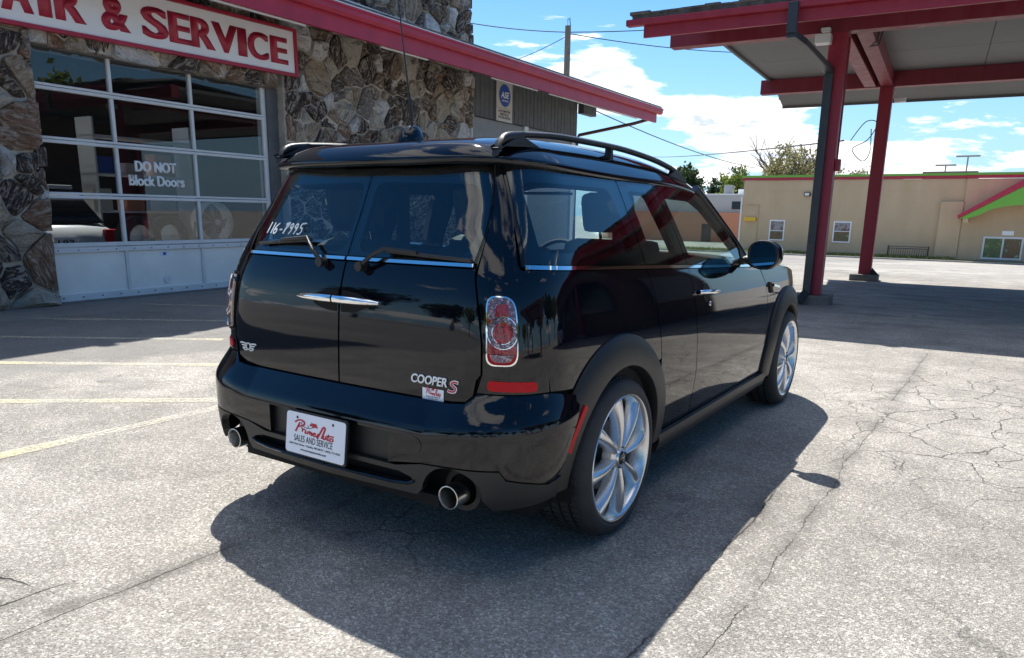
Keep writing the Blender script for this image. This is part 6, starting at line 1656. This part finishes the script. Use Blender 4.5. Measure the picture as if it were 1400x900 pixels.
# rear-lamp style fuel cover is on the other side; aerial on the roof
def roof_at(x, y):
    a = x/roofw(y); return Vector((x, y, float(RZE(y))+(float(RZC(y))-float(RZE(y)))*(1-abs(a)**5)))
ab = roof_at(0.0, -.24); V = []; F = []; K = 14
for i, (z, rx, ry, dy) in enumerate(((-.006, .048, .060, 0), (.012, .045, .056, 0), (.034, .036, .044, .004), (.050, .026, .030, .008), (.057, .010, .012, .012))):
    for k in range(K): t = 2*math.pi*k/K; V.append(ab+Vector((rx*math.cos(t), dy+ry*math.sin(t), z)))
for i in range(4):
    for k in range(K): F.append((i*K+k, i*K+(k+1) % K, (i+1)*K+(k+1) % K, (i+1)*K+k))
F.append(tuple(range(4*K, 5*K)))
ant = MB().add(V, F).build('aerial_base', 'black_gloss', car, smooth=True)
m = MB(); p0 = ab+Vector((0, .01, .05)); p1 = ab+Vector((0, -.055, .46)); pm = p0.lerp(p1, .30)
m.tube([p0, p0.lerp(p1, .10)], .0045, 8); m.tube([p0.lerp(p1, .10), pm], .008, 8, r2=.006); m.tube([pm, p1], .0040, 6, r2=.0022); m.tube([p1, p1.lerp(p0, -.02)], .0045, 6); m.build('aerial_mast', 'black_plastic', ant, smooth=True)

# --- cabin
def seat(x, y, rear=False):
    m = MB(); w = .24
    m.box(x-w, x+w, y-.24, y+.26, .50, .66)
    s = m.build('seat', 'dark_interior', car, bevel=.05)
    T_ = Matrix.Translation((x, y-.26, .62)) @ Matrix.Rotation(R(-14), 4, 'X') if False else Matrix.Translation((x, y-.24, .62)) @ Matrix.Rotation(R(14), 4, 'X')
    MB().box(-w, w, -.07, .07, 0, .50, T_).build('backrest', 'dark_interior', s, bevel=.05)
    MB().box(-.13, .13, -.045, .045, .54, .73, T_).build('headrest', 'dark_interior', s, bevel=.04)
    m = MB(); m.tube([T_ @ Vector((-.05, 0, .48)), T_ @ Vector((-.05, 0, .56))], .008, 6); m.tube([T_ @ Vector((.05, 0, .48)), T_ @ Vector((.05, 0, .56))], .008, 6); m.build('headrest_post', 'chrome', s)
seat(-.36, 1.15); seat(.36, 1.15); seat(-.34, .18); seat(.34, .18)
# dashboard, wheel, mirror, visor
MB().box(-.66, .66, 1.66, 2.05, .62, .93).build('dashboard', 'dark_interior', car, bevel=.06)
m = MB(); TS = Matrix.Translation((-.36, 1.50, .90)) @ Matrix.Rotation(R(-25), 4, 'X') @ Matrix.Rotation(R(90), 4, 'Z')
m.lathe([(.18+.014*math.cos(t*math.pi/4), .014*math.sin(t*math.pi/4)) for t in range(8)], 32, TS, closed=True); m.tube([TS @ Vector((0, -.18, 0)), TS @ Vector((0, .18, 0))], .016, 8); m.tube([TS @ Vector((0, 0, 0)), TS @ Vector((0, 0, -.18))], .016, 8); m.lathe([(0, -.02), (.06, -.015), (.06, .03)], 20, TS); m.build('steering_wheel', 'dark_interior', car, smooth=True)
MB().box(-.11, .11, 1.42, 1.44, 1.25, 1.31).build('cabin_mirror', 'dark_interior', car, bevel=.008)
for sg in (-1, 1):
    MB().box(sg*.70-.015, sg*.70+.015, -.3, 1.8, .45, .99).build('door_lining', 'dark_interior', car); MB().box(sg*.60-.01, sg*.60+.01, .34, .42, .95, 1.35).build('inner_pillar', 'dark_interior', car)
    MB().box(sg*.36-.14, sg*.36+.14, 1.30, 1.45, 1.335, 1.350).build('sun_visor', 'grey_interior', car, bevel=.004)
# papers on the far side glass
MB().box(-.700, -.697, .08, .13, 1.20, 1.28).build('window_paper', 'white_plate', car)
m = MB(); m.lathe([(0, 0), (.025, 0), (.025, .002), (0, .002)], 16, Matrix.Translation((-.699, -.02, 1.27))); m.build('window_disc', 'sticker_green', car)
